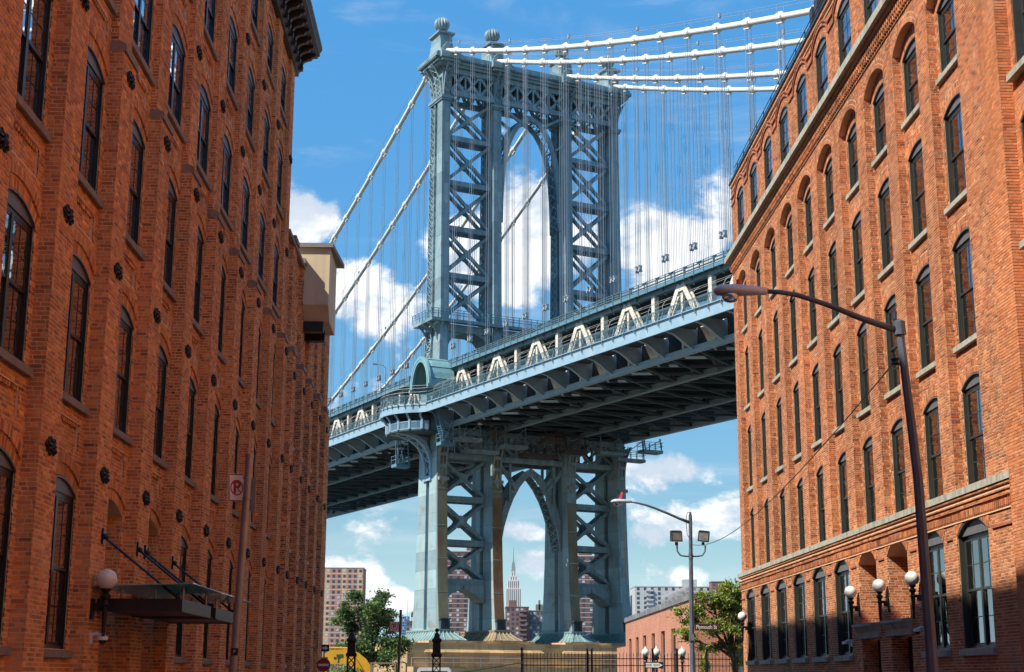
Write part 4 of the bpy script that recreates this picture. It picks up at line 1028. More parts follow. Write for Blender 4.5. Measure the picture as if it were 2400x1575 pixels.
    # footways outside the trusses
    for s in (-1, 1):
        a, b = sorted((s*15.1, s*19.0)); ta, tb = (-150., -6.6) if s < 0 else (-150., 150.)
        segs = [(-150., -6.5), (6.5, 150.)]
        for q, w in segs:
            sheet(a, b, -5.9, -5.75, 'footway', M_deckd, q, w)
            a2, b2 = sorted((s*18.95, s*19.15)); sheet(a2, b2, -6.75, -5.55, 'footway_girder', M_fascia, q, w)
            a3, b3 = sorted((s*18.9, s*19.35)); sheet(a3, b3, -5.55, -5.48, 'footway_kerb', M_fascia, q, w)
    def fence(path, name, D, par):
        """cast panels of lattice between curved standards, along a path of (u,t,z)"""
        for p, q in zip(path, path[1:]):
            p, q = Vector(p), Vector(q); d_ = (q-p); l = d_.length; x = d_/l; n = Vector((x.y, -x.x, 0)) if False else Vector((-x.y, x.x, 0))
            if n.dot(p-Vector((0, p.y, 0))) < 0: n = -n
            m = MB(); up = Vector((0, 0, 1))
            for z in (.12, 1.05, 1.16): m.bar(p+up*z, q+up*z, .06, .06)
            c = 8
            for k in range(c):
                a, b = p+d_*(k/c), p+d_*((k+1)/c)
                m.bar(a+up*.12, b+up*1.05, .03, .03); m.bar(b+up*.12, a+up*1.05, .03, .03)
            m.tube([p+n*.20-up*.55, p+n*.26-up*.1, p+n*.12+up*.35, p+n*.02+up*.9, p+n*.12+up*1.25], [.07, .07, .06, .06, .05], 5)
            m.build('fence_panel', M_verd if False else M_steel2f, par)
    for ta, tb in ((-102., -6.5), (6.5, 96.)):
        n = round((tb-ta)/2.2); fence([(-19.1, ta+(tb-ta)*k/n, zt(ta+(tb-ta)*k/n)-5.5) for k in range(n+1)], 'fence', D, D)
    # white pipe guard arching over the fence
    gd = MB(); gp = mat('white_pipe', (.45, .44, .40), .5)
    for ta, tb in ((-102, -6.5), (6.5, 96)):
        for z, u in ((-3.9, -18.9), (-3.35, -18.6), (-2.9, -18.0)): gd.tube([(u, t, zt(t)+z) for t in (ta, (ta+tb)/2, tb)], .018, 5)
        t = ta
        while t < tb: z = zt(t); gd.tube([(-19.0, t, z-5.4), (-18.95, t, z-3.9), (-18.6, t, z-3.35), (-18.0, t, z-2.9)], .024, 5); t += 2.67
    gd.build('pipe_guard', gp, D)
    # balcony carrying the footway round the tower leg
    cu, rad = -17.2, 5.4
    arc = [(-19.05, -6.5)]+[(cu-rad*math.cos(a), -rad*math.sin(a)*1.12) for a in [R(62-124*k/12) for k in range(13)]]+[(-19.05, 6.5)]
    f = MB(); f.loft([[(u, t, 35.35), (u+.2, t, 35.35), (u+.2, t, 36.6), (u, t, 36.6)] for u, t in arc]); f.build('balcony_girder', M_fascia, D)
    f = MB(); f.prism(arc+[(-15.2, 6.5), (-15.2, -6.5)], lambda a, b, c: (a, b, c), 36.2, 36.38); f.build('balcony_floor', M_deckd, D)
    fence([(u+.1, t, 36.62) for u, t in arc], 'fence', D, D)
    gb = MB()
    for dz_, k_ in ((1.7, 0.), (2.25, .25), (2.7, .7)): gb.tube([(u+k_, t, 36.5+dz_) for u, t in arc], .035, 5)
    gb.build('pipe_guard', gp, D)
    low = [(cu-4.2*math.cos(a)-.2, -4.2*math.sin(a)*1.3) for a in [R(78-156*k/14) for k in range(15)]]
    f = MB(); f.loft([[(u, t, 33.2), (u+.15, t, 33.2), (u+.15, t, 33.35), (u, t, 33.35)] for u, t in low]); f.loft([[(u, t, 34.2), (u+.15, t, 34.2), (u+.15, t, 34.35), (u, t, 34.35)] for u, t in low])
    f.loft([[(u+.12, t, 33.3), (u+.16, t, 33.3), (u+.16, t, 34.3), (u+.12, t, 34.3)] for u, t in low])
    for (u, t), (u2, t2) in zip(low, low[1:]):
        for q in range(5): w = q/5; f.bar((u+(u2-u)*w, t+(t2-t)*w, 33.3), (u+(u2-u)*w, t+(t2-t)*w, 34.25), .10, .06)
    f.build('lower_gallery', M_fascia, D)
    for k in range(1, 14, 2):
        u, t = low[k]; a = arc[min(max(k, 1), 13)]; b = MB(); b.tube([(u, t, 33.2), (u, t, 34.5), (u-.3, t, 35.0), (a[0]+.3, a[1], 35.4)], [.2, .2, .16, .16], 6); b.build('scroll_post', M_fascia, D)
    f = MB(); f.prism(low+[(-15.3, 4.), (-15.3, -4.)], lambda a, b, c: (a, b, c), 33.0, 33.2); f.build('gallery_floor', M_deckd, D)
    # great curved bracket from the leg to the balcony, and its fellows on the near face
    pts = [(-15.75, 27.3), (-15.85, 29.0), (-16.2, 30.4), (-16.9, 31.5), (-18.0, 32.3), (-19.6, 32.8), (-21.2, 33.0)]
    for t in (-1.0, 1.0):
        b = MB(); b.loft([[(u-.1, t-.25, z), (u+.35, t-.25, z+.45*(k > 2)), (u+.35, t+.25, z+.45*(k > 2)), (u-.1, t+.25, z)] for k, (u, z) in enumerate(pts)])
        b.build('curved_bracket', M_fascia, D)
    b = MB()
    for (u, z), (u2, z2) in zip(pts, pts[1:]): b.bar((u, -1, z), (u2, 1, z2), .14, .12); b.bar((u, 1, z), (u2, -1, z2), .14, .12)
    b.box(-16.0, -15.5, -1.3, 1.3, 26.7, 27.4); b.bar((-15.7, 0, 32.8), (-18.5, 0, 32.9), .3, .3); b.bar((-15.7, 0, 30.4), (-17.4, 0, 32.6), .25, .25); b.build('bracket_lacing', M_fascia, D)
    M_brk = mat('pale_grey_bracket_paint', (.25, .29, .29), .6, .05, .2, 1.2, streak=((.25, .14, .06), .4, 1.2))
    for uc in UC:
        u0 = uc-.3; b = MB(); pp = [(-3.15, 26.9), (-3.2, 28.6), (-3.4, 30.2), (-3.9, 31.6), (-4.6, 32.6), (-5.2, 33.1)]
        for s in (-.55, .55): b.loft([[(u0+s-.12, t, z), (u0+s+.12, t, z), (u0+s+.12, t+.5, z), (u0+s-.12, t+.5, z)] for t, z in pp])
        for (t, z), (t2, z2) in zip(pp, pp[1:]): b.bar((u0-.5, t, z), (u0+.5, t, z), .5, .14, (0, 1, 0)); b.bar((u0, t, z), (u0, t2, z2), .10, .10)
        b.box(u0-.75, u0+.75, -3.75, -2.9, 26.55, 27.0); b.lathe([(.05, 25.9), (.3, 26.3), (.5, 26.55)], (u0, -3.4, 0), 8); b.build('curved_bracket', M_brk, D)
    # copper-green hood over the footway at the tower leg
    h = MB(); n = 14; rings = []
    for k in range(n+1):
        a = math.pi*k/n; rings.append([(-15.2+0*x-(4.1*x), -4.3-0+0-3.0*math.cos(a)*(.94 if x > .9 else 1), 39.1+4.2*math.sin(a)*(1 if x < .9 else .93)) for x in (0, .25, .5, .75, .97, 1.0)])
    h.loft(rings, closed=False)
    rings = [[(-19.25+e, -4.3-r_*math.cos(math.pi*k/n), 39.1+(r_+1.1)*math.sin(math.pi*k/n)) for e, r_ in ((0, 3.25), (0, 2.45), (.35, 2.45), (.35, 3.25))] for k in range(n+1)]
    h.loft(rings)
    for k in range(1, n, 2): h.tube([(-15.2-4.0*x, -4.3-3.03*math.cos(math.pi*k/n), 39.1+4.24*math.sin(math.pi*k/n)) for x in (0, .5, 1)], .06, 4)
    h.box(-19.4, -15.2, -7.5, -7.1, 38.7, 39.15); h.box(-19.4, -15.2, -1.5, -1.1, 38.7, 39.15)
    h.prism([(-15.2, 38.75), (-19.2, 38.75), (-17.2, 38.0), (-15.6, 36.6), (-15.2, 36.4)], lambda a, z, d_: (a, d_, z), -7.45, -7.2)
    h.build('copper_hood', mat('green_copper_sheet', (.20, .37, .39), .5, .1, .15, 1.5, streak=((.30, .45, .44), .5, 2.)), D)
    # inspection catwalks and stairs hung under the deck on the near side of the tower
    def catwalk(u0, u1, t0, t1, z, mm):
        c = MB(); c.box(u0, u1, t0, t1, z-.45, z)
        k = u0
        while k <= u1+.01:
            for t in (t0, t1): c.bar((k, t, z), (k, t, z+1.15), .07, .07)
            k += 1.05
        for zz in (.6, 1.15):
            for t in (t0, t1): c.bar((u0, t, z+zz), (u1, t, z+zz), .06, .06)
            for u in (u0, u1): c.bar((u, t0, z+zz), (u, t1, z+zz), .06, .06)
        for u in (u0+.3, u1-.3): c.bar((u, t0, z), (u, t0+.4, 34.4), .14, .14)
        c.bar((u0+.3, t0, z), (u1-.3, t0, 34.2), .10, .10); c.build('catwalk', mm, D)
    M_brn = mat('brown_catwalk_paint', (.07, .05, .042), .7, 0, .25, 1)
    catwalk(-14.4, -10.6, -6.9, -5.2, 32.2, M_steel); catwalk(-12.5, -7.2, -5.2, -3.9, 30.9, M_steel); catwalk(-7.2, -3.4, -6.9, -5.2, 31.7, M_steel); catwalk(-3.4, 2.4, -5.4, -4.0, 31.0, M_brn); catwalk(-1.5, 1.8, -8.4, -6.9, 32.8, M_brn)
    catwalk(2.6, 6.4, -6.9, -5.2, 31.7, M_brn); catwalk(8.4, 12.4, -6.9, -5.2, 31.9, M_steel); catwalk(12.4, 17.2, -5.4, -4.0, 31.4, M_steel); catwalk(15.6, 19.0, -7.4, -5.6, 32.6, M_steel)
    st = MB()
    for a, b, z0, z1 in ((-16.6, -17.8, 31.2, 35.2),):
        for s in (-7.6, -6.5):
            st.bar((a, s, z0), (b, s, z1), .12, .4, (0, 0, 1))
            for zz in (.55, 1.05): st.bar((a, s, z0+zz), (b, s, z1+zz), .06, .06)
        for k in range(14): f_ = k/13; st.box(a+(b-a)*f_-.18, a+(b-a)*f_+.18, -7.6, -6.5, z0+(z1-z0)*f_-.03, z0+(z1-z0)*f_+.03)
    st.build('stairs', M_steel2, D); catwalk(-17.4, -15.2, -7.8, -6.2, 31.2, M_steel2); catwalk(-18.6, -16.4, 4.6, 6.4, 29.6, M_steel2)
    for a in range(2):
        b = MB(); u0 = -16.3
        b.bar((-17.2, 5.2, 29.8), (-18.2, 5.2, 34.6), .12, .12); b.bar((-18.0, 6.2, 29.8), (-18.0, 6.2, 34.6), .12, .12)
    b.build('catwalk_hanger', M_steel2, D)
    # street lamps on the upper road
    lm = MB(); lm.cyl((0, 0, 0), (0, 0, 7.5), .10, .06, 6); lm.tube([(0, 0, 7.3), (-.6, 0, 7.7), (-1.6, 0, 7.75)], .05, 5); lm.box(-2.4, -1.5, -.16, .16, 7.66, 7.84); lmm = lm.mesh('road_lamp', M_rope)
    for u, t in ((8, -46), (-9, 32)): put('road_lamp', lmm, D, loc=(u, t, zt(t)))
deck()

# masonry pier under the tower
M_pier = mat('tan_pier_stone', (.50, .34, .18), .9, 0, .2, .5, .3, 8, streak=((.16, .11, .065), .6, .5), plates=(1.1, 2.4))
def pier():
    P = empty('stone_pier', 'tan stone pier with sloping ledges carrying the bridge tower', 'pier', (7.51, 214.16, 0), .4607)
    m = MB(); m.box(-22, 22, -8.2, 8.2, -4, 3.2); m.build('pier_base', M_pier, P)
    for u0, u1 in ((-18.6, -2.6), (2.2, 18.0)):
        b = MB(); prof = [(4.62, 0, 0), (4.05, 0, 0), (3.9, .1, .1), (3.1, 1.0, 1.0), (2.6, .7, .6), (2.5, .3, .3), (1.2, .3, .3), (.4, 1.6, 1.6), (-4, 1.6, 1.6)]
        b.loft([[(u0-a, -7.4-c, z), (u1+a, -7.4-c, z), (u1+a, 7.4+c, z), (u0-a, 7.4+c, z)] for z, a, c in reversed(prof)]); b.build('pier_shaft', M_pier, P)
    m = MB(); m.box(-22, 22, -8.0, 8.0, 3.2, 4.3); m.build('pier_top', M_pier, P)
    r = MB(); gm = mat('galvanised_pipe', (.50, .50, .50), .45, .5)
    for k in range(22): r.cyl((-22+k*2.0, -9.6, 1.2), (-22+k*2.0, -9.6, 2.35), .04, n=5)
    for z in (1.75, 2.35): r.cyl((-22, -9.6, z), (20, -9.6, z), .04, n=5)
    r.build('railing', gm, P)
    MB().box(-22, 22, -10.2, -8.0, -4, 1.2).build('ledge', M_pier, P)
pier()
# ------------------------------------------------------------------ far shore and skyline
M_win = mat('far_window_glass', (.05, .065, .085), .15, 0, .3, .1)
M_winl = mat('far_window_bright', (.42, .47, .52), .3, 0, .2, .1)
def slab(name, label, x0, x1, y0, y1, z1, wall, band=None, fl=2.8, cols=6, ww=1.3, wh=1.4, side_cols=0, z0=GZ, roof=None, balc=False, seed=1, wfrac=1., zlow=4.):
    """block of flats: walls, floor bands, and each window of the faces in view"""
    r = random.Random(seed); B = empty(name, label, 'building', ((x0+x1)/2, y0, z0)); cx = (x0+x1)/2
    MB().box(x0-cx, x1-cx, 0, y1-y0, 0, z1-z0).build('wall', wall, B)
    n = int((z1-zlow)/fl); wm = MB().box(-ww/2, ww/2, -.10, .02, 0, wh).mesh('window', M_win); wb = MB().box(-ww/2, ww/2, -.10, .02, 0, wh).mesh('window', M_winl)
    sm = MB().box(.02-.12, .12, -ww/2, ww/2, 0, wh).mesh('window', M_win)
    for k in range(n):
        z = z1-z0-(k+1)*fl
        if band: MB().box(x0-cx-.06, x1-cx+.06, -.07, y1-y0+.06, z-.25, z).build('floor_band', band, B)
        for c in range(cols):
            x = x0-cx+(x1-x0)*(c+.5)/cols
            put('window', wm if r.random() < .75 else wb, B, loc=(x, 0, z+.75))
        for c in range(side_cols):
            put('window', sm, B, loc=(x1-cx if x1 < 0 else x0-cx-.04, (y1-y0)*(c+.5)/side_cols, z+.75))
        if balc:
            for x in balc: MB().box(x-cx-2.2, x-cx+2.2, -1.3, .05, z+.1, z+1.1).build('balcony', wall, B)
    if roof:
        for a, b, h in roof: MB().box(a-cx, b-cx, 1, 9, z1-z0-.1, z1-z0+h).build('roof_house', wall, B)
    MB().box(x0-cx-.2, x1-cx+.2, -.2, y1-y0+.2, z1-z0, z1-z0+.5).build('parapet', band or wall, B)
    return B
M_pinkb = mat('pink_brick_far', (.42, .21, .155), .9, 0, .1, .05); M_ochre = mat('ochre_brick_far', (.52, .34, .20), .9, 0, .1, .05)
M_brownb = mat('brown_brick_far', (.155, .092, .085), .9, 0, .15, .05); M_pale = mat('pale_concrete_far', (.46, .47, .47), .9, 0, .1, .05); M_bandf = mat('pale_band_far', (.58, .56, .53), .9)
M_redb = mat('maroon_brick_far', (.19, .112, .10), .9, 0, .15, .05); M_greyb = mat('grey_brick_far', (.17, .165, .165), .9, 0, .15, .05)
M_lime = mat('limestone_far', (.60, .57, .54), .9, 0, .08, .02)
A = slab('apartment_tower', 'pink and ochre brick apartment tower behind the green tree at the left', -86, -62, 840, 862, 59, M_pinkb, M_bandf, 2.95, 8, 1.45, 1.4, seed=2, zlow=8)
for a, b in ((-83.2, -80.4), (-73.8, -71.2), (-65.2, -62.4)):
    MB().box(a+74, b+74, -.03, .1, 0, 59-GZ).build('ochre_strip', M_ochre, A)
slab('apartment_slab', 'dark brown brick tower block with pale floor bands behind the left tower legs', -16, 1.8, 900, 925, 73.5, M_brownb, M_bandf, 2.8, 4, 1.5, 1.4, roof=[(-4.5, 1.6, 3.4)], seed=3, zlow=6)
slab('apartment_slab', 'dark brown brick tower block with pale floor bands behind the right tower legs', 46, 78, 905, 930, 71.5, M_brownb, M_bandf, 2.8, 7, 1.5, 1.4, seed=4, zlow=6, roof=[(64, 72, 2.5)])
slab('apartment_block', 'maroon brick block with balconies below the stepped skyscraper', 19, 32.5, 880, 900, 39.5, M_redb, None, 2.7, 5, 1.4, 1.4, balc=[29], roof=[(21, 25, 4.2)], seed=5, zlow=3)
slab('apartment_block', 'grey brick block with pale window panels right of the maroon block', 32.8, 45.8, 885, 905, 37.6, M_greyb, None, 2.75, 6, 1.25, 1.5, roof=[(37, 41, 4.0), (38.6, 39.6, 6.5)], seed=6, zlow=3)
slab('apartment_block', 'pale grey concrete apartment slab behind the low brick building', 97, 165, 900, 925, 53, M_pale, None, 2.75, 16, 1.6, 1.6, balc=[106, 124], roof=[(126, 135, 4.6)], seed=7, zlow=14)
slab('apartment_block', 'small dark red roof house beside the pale slab skyline', 142, 151, 890, 899, 55.4, M_redb, None, 2.8, 3, .8, 1., seed=8, zlow=40)
slab('office_tower', 'blue glass office tower far behind the left street sign', -96, -85, 2000, 2012, 77, mat('blue_glass_far', (.16, .30, .48), .25, 0, .1, .02), None, 3.4, 5, 1.5, 2.4, seed=9, zlow=20)
slab('apartment_block', 'grey brick block carrying a roof water tank at far left', -39, -34, 880, 892, 31, M_greyb, None, 2.8, 3, 1., 1.3, seed=10, zlow=12)
wt = empty('water_tank', 'dark wooden roof water tank on stilts beside the bridge foot', 'tank', (-35.3, 882, 31.5))
MB().lathe([(1.25, 2.2), (1.25, 4.6), (.1, 5.6)], n=14).build('tank', mat('dark_cedar', (.05, .045, .042), .9), wt)
q = MB()
for a, b in ((-1, -1), (1, -1), (1, 1), (-1, 1)): q.bar((a, b, 0), (a, b, 2.2), .16, .16)
q.build('stilts', M_black, wt)

def skyscraper():
    E_ = empty('skyscraper', 'tall stepped limestone skyscraper with a spire seen between the tower legs', 'building', (117, 4400, GZ))
    def tier(hx, hy, z0, z1, nm='tier'):
        b = MB(); b.box(-hx, hx, -hy, hy, z0, z1); o = b.build(nm, M_lime, E_)
        w = MB(); n = max(2, int(hx*2/5.5))
        for k in range(n): x = -hx+2*hx*(k+.5)/n; w.box(x-.9, x+.9, -hy-.25, -hy+.1, z0, z1-3)
        w.build('window_strips', M_win, o)
    tier(34, 28, 0, 90); tier(22, 20, 90, 254); tier(17, 17, 254, 277); tier(10.5, 12, 277, 290); tier(7, 8, 290, 303)
    m = MB(); m.loft([[(-a, -a, z), (a, -a, z), (a, a, z), (-a, a, z)] for z, a in ((303, 6.6), (312, 5.4), (322, 4.6), (329, 4.0), (335, 2.0))]); m.build('mast', mat('grey_metal_far', (.22, .24, .27), .5), E_)
    MB().tube([(0, 0, 335), (0, 0, 350), (0, 0, 376)], [1.3, .9, .35], 6).build('antenna', M_greyb, E_)
skyscraper()
sp_ = MB().tube([(0, 0, 0), (0, 0, 150), (0, 0, 190)], [5, 1.6, .5], 6)
thing(sp_, 'spire', mat('white_lattice_far', (.7, .7, .7), .6), 'slender white antenna spire right of the stepped skyscraper', 'spire', loc=(163, 4300, GZ))
sp_ = MB().tube([(0, 0, 0), (0, 0, 98), (0, 0, 130)], [3.2, 1., .4], 6)
thing(sp_, 'spire', mat('white_lattice_far2', (.7, .7, .7), .6), 'thin white antenna spire left of the bridge tower', 'spire', loc=(-110, 2500, GZ))
# wooded far bank under the skyline
def mass(name, label, x0, x1, y0, y1, zmax, n, size, m, seed):
    r = np.random.default_rng(seed); P = np.stack([r.uniform(x0, x1, n), r.uniform(y0, y1, n), GZ+zmax*r.random(n)**.7*(0.6+.4*np.sin(np.linspace(0, 40, n)))], 1)
    leafmesh(P, size, m, name, None, r, kind='stuff', label=label)
def leafmesh(P, size, m, name, parent, r, **k):
    n = len(P); a = r.normal(size=(n, 3)); a /= np.linalg.norm(a, axis=1)[:, None]; b = r.normal(size=(n, 3)); b -= a*(a*b).sum(1)[:, None]; b /= np.linalg.norm(b, axis=1)[:, None]
    s = size*r.uniform(.6, 1.4, (n, 1)); c = np.cross(a, b)
    V = np.stack([P-a*s, P-b*s*.42+c*s*.08, P+a*s, P+b*s*.42+c*s*.08], 1).reshape(-1, 3)
    F = np.arange(4*n).reshape(-1, 4); me = bpy.data.meshes.new(name); me.from_pydata(V, [], F); me.materials.append(m)
    t = me.attributes.new('bc', 'FLOAT_COLOR', 'FACE'); v = r.uniform(.5, 1.5, (n, 1)); w = r.uniform(.82, 1.3, (n, 1))
    t.data.foreach_set('color', np.concatenate([v*w, v, v/w, np.ones((n, 1))], 1).astype(np.float32).ravel()); me.update()
    return put(name, me, parent, **k)
def leaf_mat(name, col):
    m = mat(name, 'attr', .55, 0, .15, .8); N = m.node_tree.nodes; L = m.node_tree.links; p = N['Principled BSDF']
    h = [x for x in N if x.bl_idname == 'ShaderNodeHueSaturation'][0]
    x = N.new('ShaderNodeMix'); x.data_type = 'RGBA'; x.blend_type = 'MULTIPLY'; x.inputs[0].default_value = 1; L.new(h.outputs[0], x.inputs[6]); x.inputs[7].default_value = (*col, 1); L.new(x.outputs[2], p.inputs['Base Color'])
    t = N.new('ShaderNodeBsdfTranslucent'); L.new(x.outputs[2], t.inputs[0]); mx = N.new('ShaderNodeMixShader'); mx.inputs[0].default_value = .35
    L.new(p.outputs[0], mx.inputs[1]); L.new(t.outputs[0], mx.inputs[2]); L.new(mx.outputs[0], N['Material Output'].inputs[0]); return m
M_leaf1 = leaf_mat('green_leaves', (.095, .175, .045)); M_leaf2 = leaf_mat('yellow_green_leaves', (.25, .32, .06)); M_bark = mat('bark', (.075, .058, .045), .95, 0, .3, 8, .6, 20)
mass('trees', 'low green trees along the far bank', -95, 40, 800, 830, 9, 5000, .9, M_leaf1, 3)

def tree(name, label, base, fork, blobs, sprays, per, leaf, lm, seed, spread=.28):
    """trunk forking into tapered limbs that carry sprays of small leaves"""
    rg = random.Random(seed); r = np.random.default_rng(seed); T = empty(name, label, 'tree', base); B0 = Vector(base)
    w = MB(); f = Vector(fork)-B0; w.tube([(0, 0, 0), f*.35+Vector((.06, 0, 0)), f*.7+Vector((-.04, .03, 0)), f], [.20, .16, .14, .12], 8)
    tips = []
    for bx, by, bz, rx, ry, rz in blobs:
        c = Vector((bx, by, bz))-B0; mid = f.lerp(c, .5)+Vector((rg.uniform(-.2, .2), rg.uniform(-.2, .2), rg.uniform(-.1, .25)))
        w.tube([f*.9, f.lerp(mid, .6), mid, c], [.10, .075, .055, .03], 6)
        for k in range(9):
            e = c+Vector((rg.gauss(0, rx*.55), rg.gauss(0, ry*.55), rg.gauss(0, rz*.55))); s_ = mid.lerp(c, rg.uniform(.1, 1))
            w.tube([s_, s_.lerp(e, .5)+Vector((0, 0, .06)), e], [.03, .02, .008], 4)
    w.build('trunk', M_bark, T, smooth=True)
    sub = []
    for b in blobs:                          # every bough breaks into smaller uneven tufts
        for _ in range(5): q = rg.uniform(.30, .58); sub.append((b[0]+rg.gauss(0, b[3]*.55), b[1]+rg.gauss(0, b[4]*.5), b[2]+rg.gauss(0, b[5]*.5), b[3]*q*1.25, b[4]*q, b[5]*q*.8))
    blobs = sub
    vol = np.array([b[3]*b[4]*b[5] for b in blobs]); pk = r.choice(len(blobs), sprays, p=vol/vol.sum()); Bl = np.array(blobs)[pk]
    d = r.normal(size=(sprays, 3)); d /= np.linalg.norm(d, axis=1)[:, None]; rad = r.random((sprays, 1))**.42
    C = Bl[:, :3]+d*rad*Bl[:, 3:]-np.array(base)
    out = d*.6+np.array([0, 0, -.25])
    t = r.normal(0, 1, (sprays, per, 1)); P = C[:, None]+out[:, None]*t*spread*.8+r.normal(0, spread*.42, (sprays, per, 3))*np.array([1, 1, .55])
    leafmesh(P.reshape(-1, 3), leaf, lm, 'crown', T, r)
tree('green_tree', 'leafy dark green tree beside the left warehouse end, before the apartment tower', (-6.9, 100, GZ), (-6.8, 100, .6),
     [(-6.3, 100, 4.6, .9, .9, .7), (-5.8, 100.2, 5.2, .45, .6, .45), (-7.9, 100, 4.7, .6, .8, .55), (-7.2, 99.6, 3.7, 1.2, 1.2, .9), (-8.4, 100.3, 3.0, .75, .9, .6), (-6.2, 100, 3.2, 1.0, 1.2, .9), (-5.6, 99.8, 2.1, .85, .9, .6), (-7.4, 100.4, 2.0, 1.3, 1.2, .9), (-6.2, 100, 1.2, 1.1, 1, .6), (-8.6, 99.8, 1.5, .6, .7, .5), (-5.9, 99.9, 4.0, .55, .7, .4)],
     960, 26, .105, M_leaf1, 4, .33)
tree('street_tree', 'yellow-green street tree in front of the low brick building by the right corner', (13.0, 73, GZ), (12.6, 73, 1.2),
     [(12.6, 73, 3.9, .8, .8, .45), (11.6, 72.8, 3.5, .7, .8, .5), (10.5, 73, 2.9, .6, .7, .45), (12.9, 73.2, 3.0, .7, .8, .5), (11.4, 72.7, 2.6, .7, .7, .45), (10.3, 73.1, 1.9, .5, .6, .35), (11.7, 73, 1.5, .45, .6, .3), (13.0, 72.8, 2.0, .5, .7, .5), (13.1, 73.2, 4.2, .35, .5, .35), (12.2, 73.1, 3.3, .5, .6, .5), (13.0, 73, .7, .35, .5, .35)],
     640, 20, .085, M_leaf2, 9, .25)
def bush(name, label, c, rx, rz, n, m, seed):
    r = np.random.default_rng(seed); d = r.normal(size=(n, 3)); d /= np.linalg.norm(d, axis=1)[:, None]; P = d*r.random((n, 1))**.4*np.array([rx, rx*.6, rz])+np.array([0, 0, rz])
    B = empty(name, label, 'shrub', c); leafmesh(P, .09, m, 'foliage', B, r); MB().cyl((0, 0, 0), (0, 0, rz), .05, .02, 6).build('stem', M_bark, B)
bush('green_shrub', 'low green shrub beneath the yellow digger arm', (-6.3, 78, GZ), 1.1, 1.1, 2500, M_leaf1, 6)
bush('green_shrub', 'small green creeper bush behind the fence by the street tree', (10.9, 71, GZ), .35, 1.5, 700, M_leaf2, 7)

# ------------------------------------------------------------------ low brick building beyond the side street
def low_building():
    B = empty('brick_building', 'low single-storey orange brick building beyond the side street, with narrow dark windows', 'building', (11.5, 78, GZ))
    m1 = brick_tex('low_brickwork', (.47, .165, .085), (.40, .13, .07), (.62, .40, .28), .075, .22); L = 35.4; H = 4.0-GZ
    W = MB(); wins = [(7.4, 9.4), (12.2, 14.1), (17.2, 19.0), (22.0, 23.9), (26.6, 28.5), (31.3, 33.2)]; z0, z1 = 1.2-GZ-1.2, 2.72-GZ; e = 0.
    for a, b in wins: W.box(0, .5, e, a, 0, H); W.box(0, .5, a, b, 0, z0); W.box(0, .5, a, b, z1, H); e = b
    W.box(0, .5, e, L, 0, H); W.box(.5, 1.9, 0, .5, 0, H); W.box(3.0, 22, 0, .5, 0, H); W.box(1.9, 3.0, 0, .5, 3.2, H); W.box(.5, 22, .5, L, 0, H-.3); W.box(0, 8, L, L+7, 0, 2.25-GZ); W.build('wall', m1, B)
    fr = mat('old_window_frame', (.055, .052, .05), .6)
    for a, b in wins:
        f = MB(); f.box(.22, .3, 0, b-a, 0, z1-z0); o = f.build('window', M_dark, B, loc=(0, a, z0))
        g = MB(); g.box(.14, .24, 0, .12, 0, z1-z0); g.box(.14, .24, b-a-.12, b-a, 0, z1-z0); g.box(.14, .24, .12, b-a-.12, (z1-z0)*.48, (z1-z0)*.54); g.box(.12, .26, .12, b-a-.12, z1-z0-.1, z1-z0); g.build('frame', fr, o)
    MB().box(1.9, 3.0, .2, .3, 0, 3.2).build('door', mat('grey_green_door', (.12, .14, .13), .5), B)
    r = random.Random(3); st = mat('grey_coping_stone', (.16, .16, .16), .9, 0, .35, 1.5, streak=((.35, .35, .34), .6, 1.)); y = -.1
    while y < L: l = r.uniform(.9, 1.4); MB().box(-.1, .6, y, min(y+l-.02, L), H, H+r.uniform(.26, .34)).build('coping_stone', st, B); y += l
    x = .6
    while x < 6: MB().box(x, x+1.1, -.1, .6, H, H+.3).build('coping_stone', st, B); x += 1.13
    w = MB()
    for k in range(40):
        y = 1.+k*.30; w.tube([(0.1+.25*math.cos(a), y+.12*a/6.28, H+.55+.28*math.sin(a)) for a in [j*math.pi/6 for j in range(13)]], .012, 3)
    w.build('razor_wire', M_rope, B)
low_building()
# ------------------------------------------------------------------ street furniture and small things
M_galv = mat('galvanised_steel', (.30, .30, .30), .38, .45, .25, 5, .1, 30, streak=((.20, .19, .18), .5, 6))
M_pole = mat('dark_galvanised_pole', (.085, .11, .145), .45, .0, .3, 4, .15, 25, streak=((.20, .20, .21), .4, 5))
M_lamp = mat('lamp_head_grey', (.50, .58, .62), .45, .1, .1, 4); M_lens = glass_mat('lamp_lens', (.85, .85, .82), 1.5, .05)
M_opal = mat('opal_globe', (.80, .78, .70), .12, 0, .03, 2, spec=.6)
def text(s, size, m, parent, loc, rot=(R(90), 0, 0), name='lettering', bold=0., align='CENTER', sx=1.):
    c = bpy.data.curves.new(name, 'FONT'); c.body = s; c.size = size; c.extrude = .0015; c.offset = bold; c.align_x = align; c.align_y = 'CENTER'; c.materials.append(m)
    o = bpy.data.objects.new(name, c); COL.objects.link(o); me = bpy.data.meshes.new_from_object(o); bpy.data.objects.remove(o); o = put(name, me, parent); o.location = loc; o.rotation_euler = rot; o.scale = (sx, 1, 1); return o

